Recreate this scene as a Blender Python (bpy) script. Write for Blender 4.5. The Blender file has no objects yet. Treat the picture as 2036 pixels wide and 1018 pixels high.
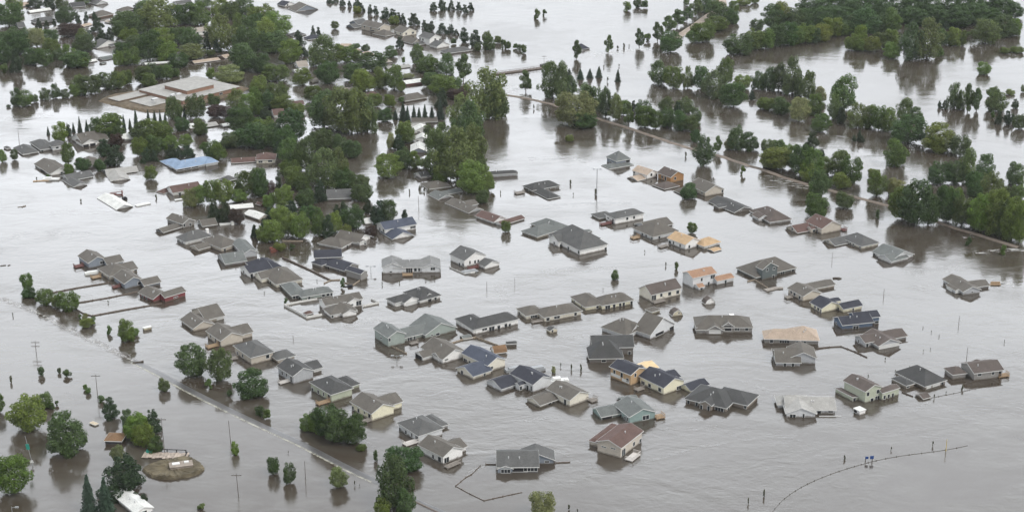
import bpy, math, random
import numpy as np
R = math.radians
C = bpy.context.scene.collection
S = bpy.context.scene
# ---------------------------------------------------------------- camera
CAM_H, PITCH, FPX = 206.0, R(20.0), 3321.0
cam = bpy.data.cameras.new("camera"); cam.sensor_width = 36.0; cam.lens = 36.0 * FPX / 2036.0
cam.clip_start = 1.0; cam.clip_end = 20000.0
co = bpy.data.objects.new("camera", cam); C.objects.link(co)
co.location = (0, 0, CAM_H); co.rotation_euler = (R(90) - PITCH, 0, 0)
S.camera = co
# ---------------------------------------------------------------- world
W = bpy.data.worlds.new("World"); S.world = W; W.use_nodes = True
nt = W.node_tree; nt.nodes.clear()
SKY_BREAK = 3.9
SUN_EL, SUN_AZ = R(46), R(132)      # azimuth clockwise from +Y
sky = nt.nodes.new("ShaderNodeTexSky"); sky.sky_type = 'NISHITA'; sky.sun_disc = False
sky.sun_elevation = SUN_EL; sky.sun_rotation = SUN_AZ
sky.air_density = 1.0; sky.dust_density = 3.0; sky.ozone_density = 1.0
hs = nt.nodes.new("ShaderNodeHueSaturation"); hs.inputs['Saturation'].default_value = 0.12
tc = nt.nodes.new("ShaderNodeTexCoord"); mp = nt.nodes.new("ShaderNodeMapping"); mp.inputs['Scale'].default_value = (1, 1, 2.5)
no = nt.nodes.new("ShaderNodeTexNoise"); no.inputs['Scale'].default_value = 3.6; no.inputs['Detail'].default_value = 5
rm = nt.nodes.new("ShaderNodeMapRange"); rm.inputs['From Min'].default_value = .3; rm.inputs['From Max'].default_value = .7
rm.inputs['To Min'].default_value = .76; rm.inputs['To Max'].default_value = 1.2
mixw = nt.nodes.new("ShaderNodeMix"); mixw.data_type = 'RGBA'; mixw.inputs[0].default_value = .72
mixw.inputs[7].default_value = (8.85, 9.3, 9.85, 1)           # overcast cloud deck
mul = nt.nodes.new("ShaderNodeVectorMath"); mul.operation = 'SCALE'
bg = nt.nodes.new("ShaderNodeBackground"); bg.inputs['Strength'].default_value = 0.12
out = nt.nodes.new("ShaderNodeOutputWorld")
L = nt.links.new
L(sky.outputs[0], hs.inputs['Color']); L(hs.outputs[0], mixw.inputs[6]); L(tc.outputs['Generated'], mp.inputs[0])
# a thinner, brighter part of the cloud deck low over the far side (+Y)
sx = nt.nodes.new("ShaderNodeSeparateXYZ"); L(tc.outputs['Generated'], sx.inputs[0])
el = nt.nodes.new("ShaderNodeFloatCurve"); L(sx.outputs[2], el.inputs['Value'])
cu = el.mapping.curves[0]; cu.points[0].location = (0, .45); cu.points[1].location = (1, .28)
for q in ((.20, .49), (.30, .92), (.36, .93), (.42, .78), (.50, .66), (.62, .42), (.8, .28)): cu.points.new(*q)
el.mapping.update()
yb_ = nt.nodes.new("ShaderNodeMapRange"); yb_.interpolation_type = 'SMOOTHSTEP'; yb_.inputs[1].default_value = -.1; yb_.inputs[2].default_value = .7; yb_.inputs[3].default_value = 0; yb_.inputs[4].default_value = 1
L(sx.outputs[1], yb_.inputs[0])
brm = nt.nodes.new("ShaderNodeMix"); brm.data_type = 'FLOAT'; brm.inputs[2].default_value = .78; L(yb_.outputs[0], brm.inputs[0])
elm = nt.nodes.new("ShaderNodeMath"); elm.operation = 'MULTIPLY'; elm.inputs[1].default_value = SKY_BREAK; L(el.outputs[0], elm.inputs[0]); L(elm.outputs[0], brm.inputs[3])
mfin = nt.nodes.new("ShaderNodeMath"); mfin.operation = 'MULTIPLY'; L(rm.outputs[0], mfin.inputs[0]); L(brm.outputs[0], mfin.inputs[1])
L(mp.outputs[0], no.inputs['Vector']); L(no.outputs[0], rm.inputs[0]); L(mixw.outputs[2], mul.inputs[0])
L(mfin.outputs[0], mul.inputs['Scale']); L(mul.outputs[0], bg.inputs['Color']); L(bg.outputs[0], out.inputs[0])
sd = bpy.data.lights.new("sun", 'SUN'); sd.energy = 1.5; sd.angle = R(24); sd.color = (1, .96, .9)
so = bpy.data.objects.new("sun", sd); C.objects.link(so)
so.rotation_euler = (R(90) - SUN_EL, 0, R(180) - SUN_AZ)
S.view_settings.view_transform = 'Standard'; S.view_settings.look = 'None'; S.view_settings.gamma = 1; S.view_settings.exposure = 0.18
S.render.engine = 'CYCLES'; S.cycles.max_bounces = 5; S.cycles.diffuse_bounces = 3; S.cycles.glossy_bounces = 3; S.cycles.transparent_max_bounces = 6
S.cycles.use_denoising = True
rnd = random.Random(7); G = np.random.default_rng(11)
# ---------------------------------------------------------------- projection helpers (pixel of the photograph -> point on a level plane)
cp, sp = math.cos(PITCH), math.sin(PITCH)
def ray(u, v):
    a = (u - 1018) / FPX; b = (509 - v) / FPX
    return np.array((a, cp + b * sp, -sp + b * cp))
def at(u, v, z=0.0):
    d = ray(u, v); t = (z - CAM_H) / d[2]
    return np.array((d[0] * t, d[1] * t, z))
def height_at(Y, v):
    k = (509 - v) / FPX
    return CAM_H + Y * (k * cp - sp) / (cp + k * sp)
OX = OY = 0; SC = 1.0
TILES = {'00': (0, 0), '01': (500, 0), '02': (1000, 0), '03': (1516, 0), '10': (0, 250), '11': (500, 250), '12': (1000, 250), '13': (1516, 250),
         '20': (0, 490), '21': (500, 490), '22': (1000, 490), '23': (1516, 490), '30': (0, 740), '31': (500, 740), '32': (1000, 740), '33': (1480, 740)}
def T(k):
    global OX, OY, SC
    OX, OY = TILES[k]; SC = 556 / 2036 if k[0] == '3' else 520 / 2036
def px(x, y): return OX + x * SC, OY + y * SC
# ---------------------------------------------------------------- materials
MATS = {}
def new_mat(name):
    m = bpy.data.materials.new(name); m.use_nodes = True
    n = m.node_tree.nodes; b = n['Principled BSDF']
    return m, n, m.node_tree.links.new, b
def surf(name, col, rough=.8, var=.12, scale=.6, fine=None, spec=.3):
    if name in MATS: return MATS[name]
    m, n, l, b = new_mat(name)
    g = n.new("ShaderNodeNewGeometry"); a = n.new("ShaderNodeTexNoise"); a.inputs['Scale'].default_value = scale; a.inputs['Detail'].default_value = 5
    r = n.new("ShaderNodeMapRange"); r.inputs['From Min'].default_value = .3; r.inputs['From Max'].default_value = .7
    r.inputs['To Min'].default_value = 1 - var; r.inputs['To Max'].default_value = 1 + var
    v = n.new("ShaderNodeVectorMath"); v.operation = 'SCALE'; v.inputs[0].default_value = col
    l(g.outputs['Position'], a.inputs['Vector']); l(a.outputs[0], r.inputs[0])
    if fine:
        a2 = n.new("ShaderNodeTexNoise"); a2.inputs['Scale'].default_value = fine; a2.inputs['Detail'].default_value = 2
        mp_ = n.new("ShaderNodeMapping"); mp_.inputs['Scale'].default_value = (1, 1, 3)
        l(g.outputs['Position'], mp_.inputs[0]); l(mp_.outputs[0], a2.inputs['Vector'])
        r2 = n.new("ShaderNodeMapRange"); r2.inputs['From Min'].default_value = .3; r2.inputs['From Max'].default_value = .7
        r2.inputs['To Min'].default_value = .86; r2.inputs['To Max'].default_value = 1.14
        mm = n.new("ShaderNodeMath"); mm.operation = 'MULTIPLY'
        l(a2.outputs[0], r2.inputs[0]); l(r.outputs[0], mm.inputs[0]); l(r2.outputs[0], mm.inputs[1]); l(mm.outputs[0], v.inputs['Scale'])
    else: l(r.outputs[0], v.inputs['Scale'])
    l(v.outputs[0], b.inputs['Base Color']); b.inputs['Roughness'].default_value = rough; b.inputs['Specular IOR Level'].default_value = spec
    MATS[name] = m; return m
ROOF = dict(f=(.56, .48, .36), g=(0.114, 0.114, 0.111), t=(0.132, 0.121, 0.106), d=(0.077, 0.077, 0.076), k=(0.048, 0.050, 0.062), n=(0.075, 0.085, 0.112), b=(0.128, 0.084, 0.073), s=(.42, .335, .265), o=(.47, .33, .20),
            r=(.34, .21, .14), l=(.36, .35, .33), w=(.68, .68, .65), e=(0.151, 0.160, 0.154), u=(.25, .33, .45), m=(0.114, 0.095, 0.085), p=(.66, .50, .30), a=(0.211, 0.211, 0.207), c=(.35, .31, .27), x=(.21, .13, .075))
WALL = dict(w=(.84, .83, .81), c=(.74, .70, .60), y=(.80, .76, .58), b=(.54, .49, .42), t=(.37, .34, .29), g=(.43, .44, .455), s=(.24, .27, .31), e=(.33, .375, .345), a=(.26, .345, .33),
            v=(.45, .48, .38), n=(.095, .135, .20), r=(.21, .055, .06), k=(.115, .135, .135), d=(.165, .155, .145), q=(.27, .235, .20), o=(.50, .345, .20), p=(.70, .52, .30), i=(.27, .26, .245), l=(.64, .65, .66), z=(.05, .05, .055), f=(.66, .60, .46), h=(.29, .175, .125), j=(.38, .21, .095))
def roof_mat(k): return surf('shingle_' + k, ROOF[k], .9, .13, .45, 2.2, .2)
def wall_mat(k):
    if 'siding_' + k in MATS: return MATS['siding_' + k]
    m = surf('siding_' + k, WALL[k], .7, .06, .5, 2.5, .3); n = m.node_tree.nodes; l = m.node_tree.links.new; b = n['Principled BSDF']
    src = b.inputs['Base Color'].links[0].from_socket; g = n.new("ShaderNodeNewGeometry"); s = n.new("ShaderNodeSeparateXYZ"); l(g.outputs['Position'], s.inputs[0])
    a = n.new("ShaderNodeTexNoise"); a.inputs['Scale'].default_value = .9; a.inputs['Detail'].default_value = 4; l(g.outputs['Position'], a.inputs['Vector'])
    q = n.new("ShaderNodeMath"); q.operation = 'MULTIPLY_ADD'; q.inputs[1].default_value = -.9; l(a.outputs[0], q.inputs[0]); l(s.outputs[2], q.inputs[2])   # silt tide mark just above the water
    r = n.new("ShaderNodeMapRange"); r.inputs[1].default_value = -.25; r.inputs[2].default_value = .12; r.inputs[3].default_value = .75; r.inputs[4].default_value = 0; l(q.outputs[0], r.inputs[0])
    mx = n.new("ShaderNodeMix"); mx.data_type = 'RGBA'; mx.inputs[7].default_value = (.11, .09, .07, 1); l(r.outputs[0], mx.inputs[0]); l(src, mx.inputs[6]); l(mx.outputs[2], b.inputs['Base Color'])
    return m
def M(k):
    return {'trim': lambda: surf('white_trim', (.70, .70, .68), .6, .04), 'glass': lambda: surf('window_glass', (.025, .03, .035), .15, .2, spec=.5),
            'dark': lambda: surf('dark_opening', (.02, .02, .022), .8, .2), 'wood': lambda: surf('deck_wood', (.36, .255, .16), .8, .2, 2), 'redwood': lambda: surf('red_deck_wood', (.17, .075, .065), .8, .2, 2),
            'greywood': lambda: surf('weathered_wood', (.30, .27, .24), .85, .2, 2), 'whitewood': lambda: surf('white_wood', (.66, .62, .58), .7, .1, 2),
            'pole': lambda: surf('pole_wood', (.12, .10, .085), .9, .2, 2), 'metal': lambda: surf('grey_metal', (.32, .33, .34), .5, .1), 'earth': lambda: surf('wet_earth', (.135, .105, .07), .95, .35, .45, 3),
            'bark': lambda: surf('bark', (.075, .06, .045), .95, .25, 1.5), 'fencel': lambda: surf('faint_fence', (.20, .19, .18), .9, .25, 1.5), 'fence': lambda: surf('fence_wood', (.16, .13, .11), .9, .25, 1.5), 'fencew': lambda: surf('white_vinyl_fence', (.72, .71, .68), .6, .08, 1.5),
            'fencet': lambda: surf('tan_fence_wood', (.36, .30, .235), .9, .2, 1.5),
            'yellow': lambda: surf('yellow_paint', (.62, .48, .16), .5, .1), 'blue': lambda: surf('blue_paint', (.03, .07, .22), .5, .1), 'green': lambda: surf('green_sign_paint', (.03, .28, .22), .5, .1),
            'rust': lambda: surf('rusty_red_metal', (.15, .055, .04), .8, .3, 2), 'vent': lambda: surf('vent_metal', (.55, .55, .55), .5, .1)}[k]()
# ---------------------------------------------------------------- mesh helpers
class MB:
    def __init__(s, org=(0, 0, 0)): s.v = []; s.f = []; s.o = np.array(org, float)
    def face(s, pts):
        i = len(s.v); s.v += [tuple(np.array(p, float) - s.o) for p in pts]; s.f.append(tuple(range(i, i + len(pts))))
    def hexa(s, a, b):      # a,b: rings of same length joined
        n = len(a); i = len(s.v); s.v += [tuple(np.array(p, float) - s.o) for p in list(a) + list(b)]
        s.f.append(tuple(range(i + n - 1, i - 1, -1))); s.f.append(tuple(range(i + n, i + 2 * n)))
        for k in range(n): s.f.append((i + k, i + (k + 1) % n, i + n + (k + 1) % n, i + n + k))
    def box(s, c, e, w, he, hw, z0, z1):
        c = np.array((c[0], c[1], 0.)); e = np.array((e[0], e[1], 0.)); w = np.array((w[0], w[1], 0.))
        r = [c - e * he - w * hw, c + e * he - w * hw, c + e * he + w * hw, c - e * he + w * hw]
        s.hexa([p + (0, 0, z0) for p in r], [p + (0, 0, z1) for p in r])
    def tube(s, a, b, ra, rb, n=6):
        a = np.array(a, float); b = np.array(b, float); d = b - a; d /= max(np.linalg.norm(d), 1e-6)
        x = np.cross(d, (0, 0, 1) if abs(d[2]) < .9 else (1, 0, 0)); x /= np.linalg.norm(x); y = np.cross(d, x)
        A = [a + ra * (math.cos(t) * x + math.sin(t) * y) for t in np.linspace(0, 2 * math.pi, n, endpoint=False)]
        B = [b + rb * (math.cos(t) * x + math.sin(t) * y) for t in np.linspace(0, 2 * math.pi, n, endpoint=False)]
        s.hexa(A, B)
    def build(s, name, mat, parent=None, loc=None):
        me = bpy.data.meshes.new(name); me.from_pydata(s.v, [], s.f); me.validate(); me.update(); me.materials.append(mat)
        o = bpy.data.objects.new(name, me); C.objects.link(o)
        if parent is not None: o.parent = parent
        elif loc is not None: o.location = loc
        return o
def tag(o, label, cat, group=None, kind=None):
    if label: o['label'] = label
    if cat: o['category'] = cat
    if group: o['group'] = group
    if kind: o['kind'] = kind
    return o
def empty(name, loc):
    o = bpy.data.objects.new(name, None); o.location = tuple(loc); o.empty_display_size = 1; C.objects.link(o); return o
LAND = []      # landmarks for the tree labels: (short, u, v)
# ---------------------------------------------------------------- houses
def unit(a): return a / max(np.linalg.norm(a), 1e-6)
def rot(a, t): return np.array((a[0] * math.cos(t) - a[1] * math.sin(t), a[0] * math.sin(t) + a[1] * math.cos(t)))
PROF = {'G': [(-1, 0), (0, 1), (1, 0)], 'B': [(-1, 0), (-.68, .62), (0, 1), (.68, .62), (1, 0)], 'S': [(-1, 0), (1, 1)], 'F': [(-1, 0), (1, .001)]}
def parse_wing(s, heading, idx):
    t = s.split(); n = [float(q) for q in t[:7]]; typ = t[7]; ax = t[8]
    pitch = .36; rc = None
    for q in t[9:]:
        if q[0].isalpha(): rc = q
        else: pitch = float(q)
    pitch *= 1.30 if typ == 'H' else (1.12 if typ == 'G' else 1)
    Lp, Np, Rp = px(n[0], n[1]), px(n[2], n[3]), px(n[4], n[5]); bu, bv = px(n[2], n[6])
    g = at(Np[0], bv); h = max(.25, height_at(g[1], Np[1])) + idx * .004
    l, c, r = at(*Lp, h)[:2], at(*Np, h)[:2], at(*Rp, h)[:2]
    a, b = l - c, r - c; la, lb = np.linalg.norm(a), np.linalg.norm(b)
    pa, pb = math.atan2(a[1], a[0]), math.atan2(b[1], b[0])
    d = (pa - pb - math.pi / 2 + math.pi) % (2 * math.pi) - math.pi
    hd = pb + d * la / (la + lb)                      # heading of the N->R edge
    if heading is not None:
        q = (hd - heading + math.pi / 4) % (math.pi / 2) - math.pi / 4
        if abs(q) < R(24): hd -= q
    eb = np.array((math.cos(hd), math.sin(hd))); ea = np.array((-eb[1], eb[0]))
    def fit(u, d, l0):          # length along d at which the corner reaches its column in the photograph
        l1 = max(abs(l0), 1.2); q = (u - 1018) / FPX; den = d[0] - q * d[1] * cp
        if abs(d[0]) < .4: return l1
        return min(max((q * (c[1] * cp + (CAM_H - h) * sp) - c[0]) / den, l1 * .75), l1 * 1.35)
    la = fit(Lp[0], ea, np.dot(a, ea)); lb = fit(Rp[0], eb, np.dot(b, eb))
    la = min(la, 30) if typ != 'F' else la
    cen = c + ea * la / 2 + eb * lb / 2
    if ax == 'L': e, w, hl, hm = ea, -eb, la / 2, lb / 2
    else: e, w, hl, hm = eb, ea, lb / 2, la / 2
    if typ == 'H' and hl < hm: e, w, hl, hm = w, -e, hm, hl
    return dict(c=cen, e=e, w=w, hl=hl, hm=hm, h=h, typ=typ, rise=pitch * hm if typ in 'GH' else (pitch * hm * 1.0 if typ == 'S' else (hm * 1.0 if typ == 'B' else .12)), hd=hd, rc=rc, eb=eb, ea=ea, la=la, lb=lb)
def P3(w, a, b, z):
    p = w['c'] + w['e'] * a + w['w'] * b
    return np.array((p[0], p[1], z))
TH = .16
def add_wing(w, roof, wall, fas, trimmed=True):
    hl, hm, h, rise, typ = w['hl'], w['hm'], w['h'], w['rise'], w['typ']
    ov = min(.42, .14 * min(hl, hm)); w['ov'] = ov
    dn = np.array((0, 0, -TH))
    def slab(pts): roof.hexa([p + dn for p in pts], pts)
    def strip(A, B, o):
        o3 = np.array((o[0], o[1], 0.)) * .035; u = np.array((0, 0, .02)); dd = np.array((0, 0, -.19))
        fas.hexa([A + dd + o3 * .1, B + dd + o3 * .1, B + dd + o3, A + dd + o3], [A + u + o3 * .1, B + u + o3 * .1, B + u + o3, A + u + o3])
    if typ == 'H':
        rl = max(hl - hm, .05)
        E = [P3(w, -hl, -hm, h), P3(w, hl, -hm, h), P3(w, hl, hm, h), P3(w, -hl, hm, h)]
        r0, r1 = P3(w, -rl, 0, h + rise), P3(w, rl, 0, h + rise)
        slab([E[0], E[1], r1, r0]); slab([E[2], E[3], r0, r1]); slab([E[1], E[2], r1]); slab([E[3], E[0], r0])
        strip(E[0], E[1], -w['w']); strip(E[2], E[3], w['w']); strip(E[1], E[2], w['e']); strip(E[3], E[0], -w['e'])
        zt = h + ov * rise / hm - .14
        wall.box(w['c'], w['e'], w['w'], hl - ov, hm - ov, -.8, zt); w['zt'] = zt; w['za'] = zt
    else:
        pr = PROF[typ]
        for (x0, z0), (x1, z1) in zip(pr, pr[1:]):
            q = [P3(w, -hl, x0 * hm, h + z0 * rise), P3(w, hl, x0 * hm, h + z0 * rise), P3(w, hl, x1 * hm, h + z1 * rise), P3(w, -hl, x1 * hm, h + z1 * rise)]
            slab(q)
            strip(q[1], q[2], w['e']); strip(q[3], q[0], -w['e'])
        strip(P3(w, -hl, -hm, h), P3(w, hl, -hm, h), -w['w']); k = pr[-1][1]
        strip(P3(w, hl, hm, h + k * rise), P3(w, -hl, hm, h + k * rise), w['w'])
        a = hl - ov * .9; b = hm - ov
        def zf(x):
            for (x0, z0), (x1, z1) in zip(pr, pr[1:]):
                if x0 <= x <= x1: return h + rise * (z0 + (z1 - z0) * (x - x0) / (x1 - x0)) - .13
        xs = [-b / hm] + [p[0] for p in pr[1:-1]] + [b / hm]
        ring = [(-b, -.8)] + [(x * hm, zf(x)) for x in xs] + [(b, -.8)]
        ring = ring[::-1]
        wall.hexa([P3(w, -a, y, z) for y, z in ring], [P3(w, a, y, z) for y, z in ring])
        w['zt'] = zf(xs[0]); w['za'] = max(zf(x) for x in xs)
def wing_faces(w):
    ov = w['ov']; a, b = w['hl'] - ov * .9, w['hm'] - ov
    if w['typ'] == 'H': a = w['hl'] - ov
    e, q = w['e'], w['w']
    return [(w['c'] + e * a, e, q, b, w['za']), (w['c'] - e * a, -e, -q, b, w['za']), (w['c'] + q * b, q, -e, a, w['zt']), (w['c'] - q * b, -q, e, a, w['zt'])]
def window_part(root, org, p, n, t, wd, z0, z1, kind, dark=None):
    p3 = np.array((p[0], p[1], 0.)); n3 = np.array((n[0], n[1], 0.)); t3 = np.array((t[0], t[1], 0.)); z = np.array((0, 0, 1.))
    def bar(mb, a0, a1, b0, b1, d0, d1):
        r = [p3 + t3 * a0 + z * b0, p3 + t3 * a1 + z * b0, p3 + t3 * a1 + z * b1, p3 + t3 * a0 + z * b1]
        mb.hexa([x + n3 * d0 for x in r], [x + n3 * d1 for x in r])
    hw = wd / 2; f = .09
    fr = MB(org)
    bar(fr, -hw - f, -hw, z0, z1, -.02, .07); bar(fr, hw, hw + f, z0, z1, -.02, .07); bar(fr, -hw - f, hw + f, z1, z1 + f, -.02, .072)
    if kind != 'door': bar(fr, -hw - f, hw + f, z0 - f, z0, -.02, .072)
    if wd > 1.3 and kind != 'garage_door':
        k = max(2, round(wd / .8))
        for i in range(1, k): bar(fr, -hw + i * wd / k - .045, -hw + i * wd / k + .045, z0, z1, -.02, .06)
    pn = MB(org); bar(pn, -hw, hw, z0, z1, -.03, .035)
    if kind == 'house_wrap': return pn.build('house_wrap', M('trim'), root)
    if kind == 'garage_door':
        o = pn.build('garage_door', M('dark') if dark else M('trim'), root); fr.build('frame', M('trim'), o)
        if not dark:
            sm = MB(org)
            for i in range(1, 4): bar(sm, -hw + .05, hw - .05, z0 + (z1 - z0) * i / 4 - .025, z0 + (z1 - z0) * i / 4 + .025, .036, .042)
            sm.build('panel_groove', surf('panel_groove', (.45, .45, .44), .7), o)
    else:
        o = fr.build(kind, M('trim'), root); pn.build('pane', M('glass'), o)
    return o
NH = 0
def H(label, roofc, wallc, wings, feats='', decks='', name='house', cat='house', group=None, trim=True, vents=1):
    global NH
    NH += 1; rr = random.Random(NH * 31)
    ws = []; hd = None
    for i, s in enumerate([x for x in wings.split(';') if x.strip()]):
        w = parse_wing(s, hd, i)
        if hd is None: hd = w['hd']
        if ws and w['typ'] in 'GH' and ws[0]['typ'] in 'GH' and w['h'] + w['rise'] < ws[0]['h'] + ws[0]['rise'] + .6 and w['rc'] is None:
            d0 = ws[0]['c'] - w['c']; a0 = float(np.dot(d0, w['e'])); q0 = abs(float(np.dot(d0, w['w'])))
            cross = ws[0]['hl'] if abs(float(np.dot(w['w'], ws[0]['e']))) > .7 else ws[0]['hm']; gap = abs(a0) - w['hl']
            if 0 < gap < 9 and q0 + w['hm'] < cross + (2.8 if abs(w['h'] - ws[0]['h']) < 1.2 else .8):      # run the wing's ridge into the main roof
                ext = min(gap, 7.) if w['typ'] == 'G' else min(gap, 4.5); w['c'] = w['c'] + w['e'] * (ext / 2 * (1 if a0 > 0 else -1)); w['hl'] += ext / 2
        ws.append(w)
    org = np.array((ws[0]['c'][0], ws[0]['c'][1], 0.))
    root = empty(name, org); short = label.split('|')[0].strip(); full = label.replace('|', '')
    tag(root, full, cat, group)
    u0 = 1018 + FPX * org[0] / (org[1] * cp + CAM_H * sp); v0 = 509 + FPX * (-(org[1] * sp - CAM_H * cp)) / (org[1] * cp + CAM_H * sp)
    if '|' in label: LAND.append((short, u0, v0))
    wall = MB(org); fas = MB(org); rf = {}
    for w in ws: add_wing(w, rf.setdefault(w['rc'] or roofc, MB(org)), wall, fas)
    wall.build('wall', wall_mat(wallc), root); 
    ro = {}
    for i, k in enumerate(rf):
        ro[k] = rf[k].build('roof', roof_mat(k), root)
        if i: ro[k]['label'] = 'roof section of a different colour'
    fas.build('fascia', M('trim') if trim is True else wall_mat(trim), root)
    fl = [f.split() for f in feats.split(';') if f.strip()]
    if feats == '' and name == 'house':
        for w in ws[:2]:
            for c, n, t, half, zt in wing_faces(w):
                if n[1] > -.12 or zt < 1.5 or half < 2: continue
                for s_ in ((-.5, .45) if half > 3 else (0.,)):
                    ps = c + t * (half * s_ + rr.uniform(-.5, .5)); fl.append((ps, n, t, min(zt, w['zt'])))
    for f in fl:
        if isinstance(f[0], np.ndarray):
            p, n, t, zt = f; z1 = min(zt - .25, rr.choice((1.9, 2.1))); z0 = max(z1 - 1.1, .25)
            if z1 - z0 > .4: window_part(root, org, p, n, t, rr.choice((.9, 1.2, 1.5)), z0, z1, 'window')
            continue
        k = f[0]; u, v = px(float(f[1]), float(f[2])); wd = float(f[3]) if len(f) > 3 else {'w': 1.1, 'd': 1.0, 'p': 1.8, 'g': 4.6, 'G': 4.6, 'W': 3.}[k]
        ht = float(f[4]) if len(f) > 4 else {'w': 1.15, 'd': 2.1, 'p': 2.0, 'g': 1.9, 'G': 1.9, 'W': 1.}[k]
        d = ray(u, v); best = None
        for w in ws:
            for c, n, t, half, zt in wing_faces(w):
                dn = d[0] * n[0] + d[1] * n[1]
                if dn > -.03: continue
                tt = (c[0] * n[0] + c[1] * n[1]) / dn
                hx = np.array((d[0] * tt, d[1] * tt)); z = CAM_H + d[2] * tt; s = np.dot(hx - c, t)
                pen = max(0, abs(s) - half) + max(0, -z) * 2 + max(0, z - zt) * 2
                sc = tt * .3 + pen * 1.6
                if best is None or sc < best[0]: best = (sc, c, n, t, half, zt, s, z, pen, w)
        if best is None or best[8] > 3: print('SKIP', label[:40], f, best and best[8]); continue
        _, c, n, t, half, zt, s, z, pen, w = best
        wd = min(wd, 2 * half - .3); s = max(-half + wd / 2 + .12, min(half - wd / 2 - .12, s))
        top = w['zt'] - .12 if zt == w['zt'] else (w['zt'] + (w['za'] - w['zt']) * (1 - abs(s) / half) - .25)
        z1 = min(max(z + ht / 2, 1.15 if k in 'gGdp' else .9), top); z0 = z1 - ht
        if k in 'dgGp': z0 = max(-.3, z0)
        z0 = max(z0, -.3)
        if z1 - z0 < .3: z0 = z1 - .3
        window_part(root, org, c + t * s, n, t, wd, z0, z1, {'w': 'window', 'd': 'door', 'p': 'door', 'g': 'garage_door', 'G': 'garage_door', 'W': 'house_wrap'}[k], dark=(k == 'g'))
    for s in [x for x in decks.split(';') if x.strip()]:
        q = s.split(); u, v = px(float(q[0]), float(q[1])); dw = .8 * (float(q[3]) if len(q) > 3 else 4.); dd = .75 * (float(q[4]) if len(q) > 4 else 3.)
        z = .45; c = at(u, v, z)[:2]; mat = M(q[2]); w = ws[0]
        mb = MB(org); mb.box(c, w['eb'], w['ea'], dw / 2, dd / 2, z - .22, z)
        for a in (-1, 1):
            for b in (-1, 1): mb.box(c + w['eb'] * a * (dw / 2 - .15) + w['ea'] * b * (dd / 2 - .15), w['eb'], w['ea'], .07, .07, -.6, z - .22)
        dk = mb.build('deck', mat, root); rl = MB(org)
        for sx, sy, ex, ey in ((-1, -1, 1, -1), (-1, -1, -1, 1), (1, -1, 1, 1)):
            A = c + w['eb'] * sx * dw / 2 * .97 + w['ea'] * sy * dd / 2 * .97; B = c + w['eb'] * ex * dw / 2 * .97 + w['ea'] * ey * dd / 2 * .97
            n_ = max(3, int(np.linalg.norm(B - A) / .35)); mid = (A + B) / 2; dr = unit(B - A); pe = np.array((-dr[1], dr[0]))
            rl.box(mid, dr, pe, np.linalg.norm(B - A) / 2, .05, z + .85, z + .93)
            for i in range(n_ + 1):
                rl.box(A + (B - A) * i / n_, dr, pe, .035, .03, z + .002, z + .85)
        rl.build('railing', mat, dk)
    if vents and name == 'house' and ws[0]['hl'] > 3.5:
        w = ws[0]
        for i in range(rr.choice((1, 2))):
            sg = 1 if w['w'][1] < 0 else -1; b = sg * w['hm'] * rr.uniform(.15, .5); a = w['hl'] * rr.uniform(-.5, .3)
            z = w['h'] + w['rise'] * (1 - abs(b) / w['hm']) if w['typ'] != 'F' else w['h']
            if w['typ'] == 'H' and abs(a) > w['hl'] - w['hm']: a *= .3
            mb = MB(org); p = P3(w, a, b, 0); mb.tube(p + (0, 0, z - .1), p + (0, 0, z + .5), .13, .12, 8)
            mb.tube(p + (0, 0, z + .5), p + (0, 0, z + .58), .2, .16, 8)
            mb.build('vent_pipe', M('vent'), root)
    return root, ws, org
def chimney(res, x, y, mat='w', s=.6, hgt=1.3):
    root, ws, org = res; w = ws[0]; z = w['h'] + w['rise'] * .6; c = at(*px(x, y), z)[:2]
    mb = MB(org); mb.box(c, w['eb'], w['ea'], s, s * .8, z - 1.2, z + hgt * .5); mb.box(c, w['eb'], w['ea'], s + .08, s * .8 + .08, z + hgt * .5, z + hgt * .5 + .15)
    mb.build('chimney', wall_mat(mat), root)
# ================================================================ houses, read corner by corner from the photograph
g1 = 'houses of the row along the submerged road'; g2 = 'houses of the middle blocks'; g3 = 'houses of the right hand blocks'; g4 = 'houses of the wooded town'; gf = 'far houses at the edge of town'; gs = 'sheds standing in the flood'
T('32')
H("tan house with brown roof| and white railed deck, near the bottom centre", 'b', 'b', "675 525 862 553 1025 468 632 G R .33; 622 492 690 514 880 436 548 H R .33", "w 735 542 1.4 .3; w 803 553 1.4 .3; w 953 520; w 1002 495; p 878 580", "945 612 whitewood 6 3", group=g2)
H("teal sided house| with green grey roof and wooden deck at its right end", 'e', 'a', "803 245 918 328 1122 295 380 G L; 640 275 715 327 855 303 352 G R; 825 200 890 235 1000 190 245 G R", "w 1040 328 2 1.3; w 890 335 .8; w 907 342 .8; g 685 332 3.2; w 860 318 .8", "1135 318 wood 3.5 3.5", group=g2)
H("slate blue house with wide grey roof| at the very front of the middle", 'g', 's', "-48 560 -48 692 265 688 738 G R; -46 622 -46 703 78 695 740 G L; 100 566 100 641 380 637 672 G L", "w 20 718 2.4 1; w 215 705 3.6 1; g 120 705 4.2 1.4; w 320 660 1.2 .5", group=g2)
H("dark hip roofed brick house| with tall narrow windows", 'd', 'q', "1318 212 1628 264 1758 192 297 H L; 1560 215 1782 243 1870 188 278 H L; 1425 222 1520 246 1575 215 286 G R .5", "d 1350 237 .7 1.5; d 1410 247 .7 1.5; d 1443 254 .7 1.5; d 1497 262 .7 1.5; p 1575 272 2.6 1.5; w 1640 268; w 1825 245 .7", group=g3)
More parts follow.
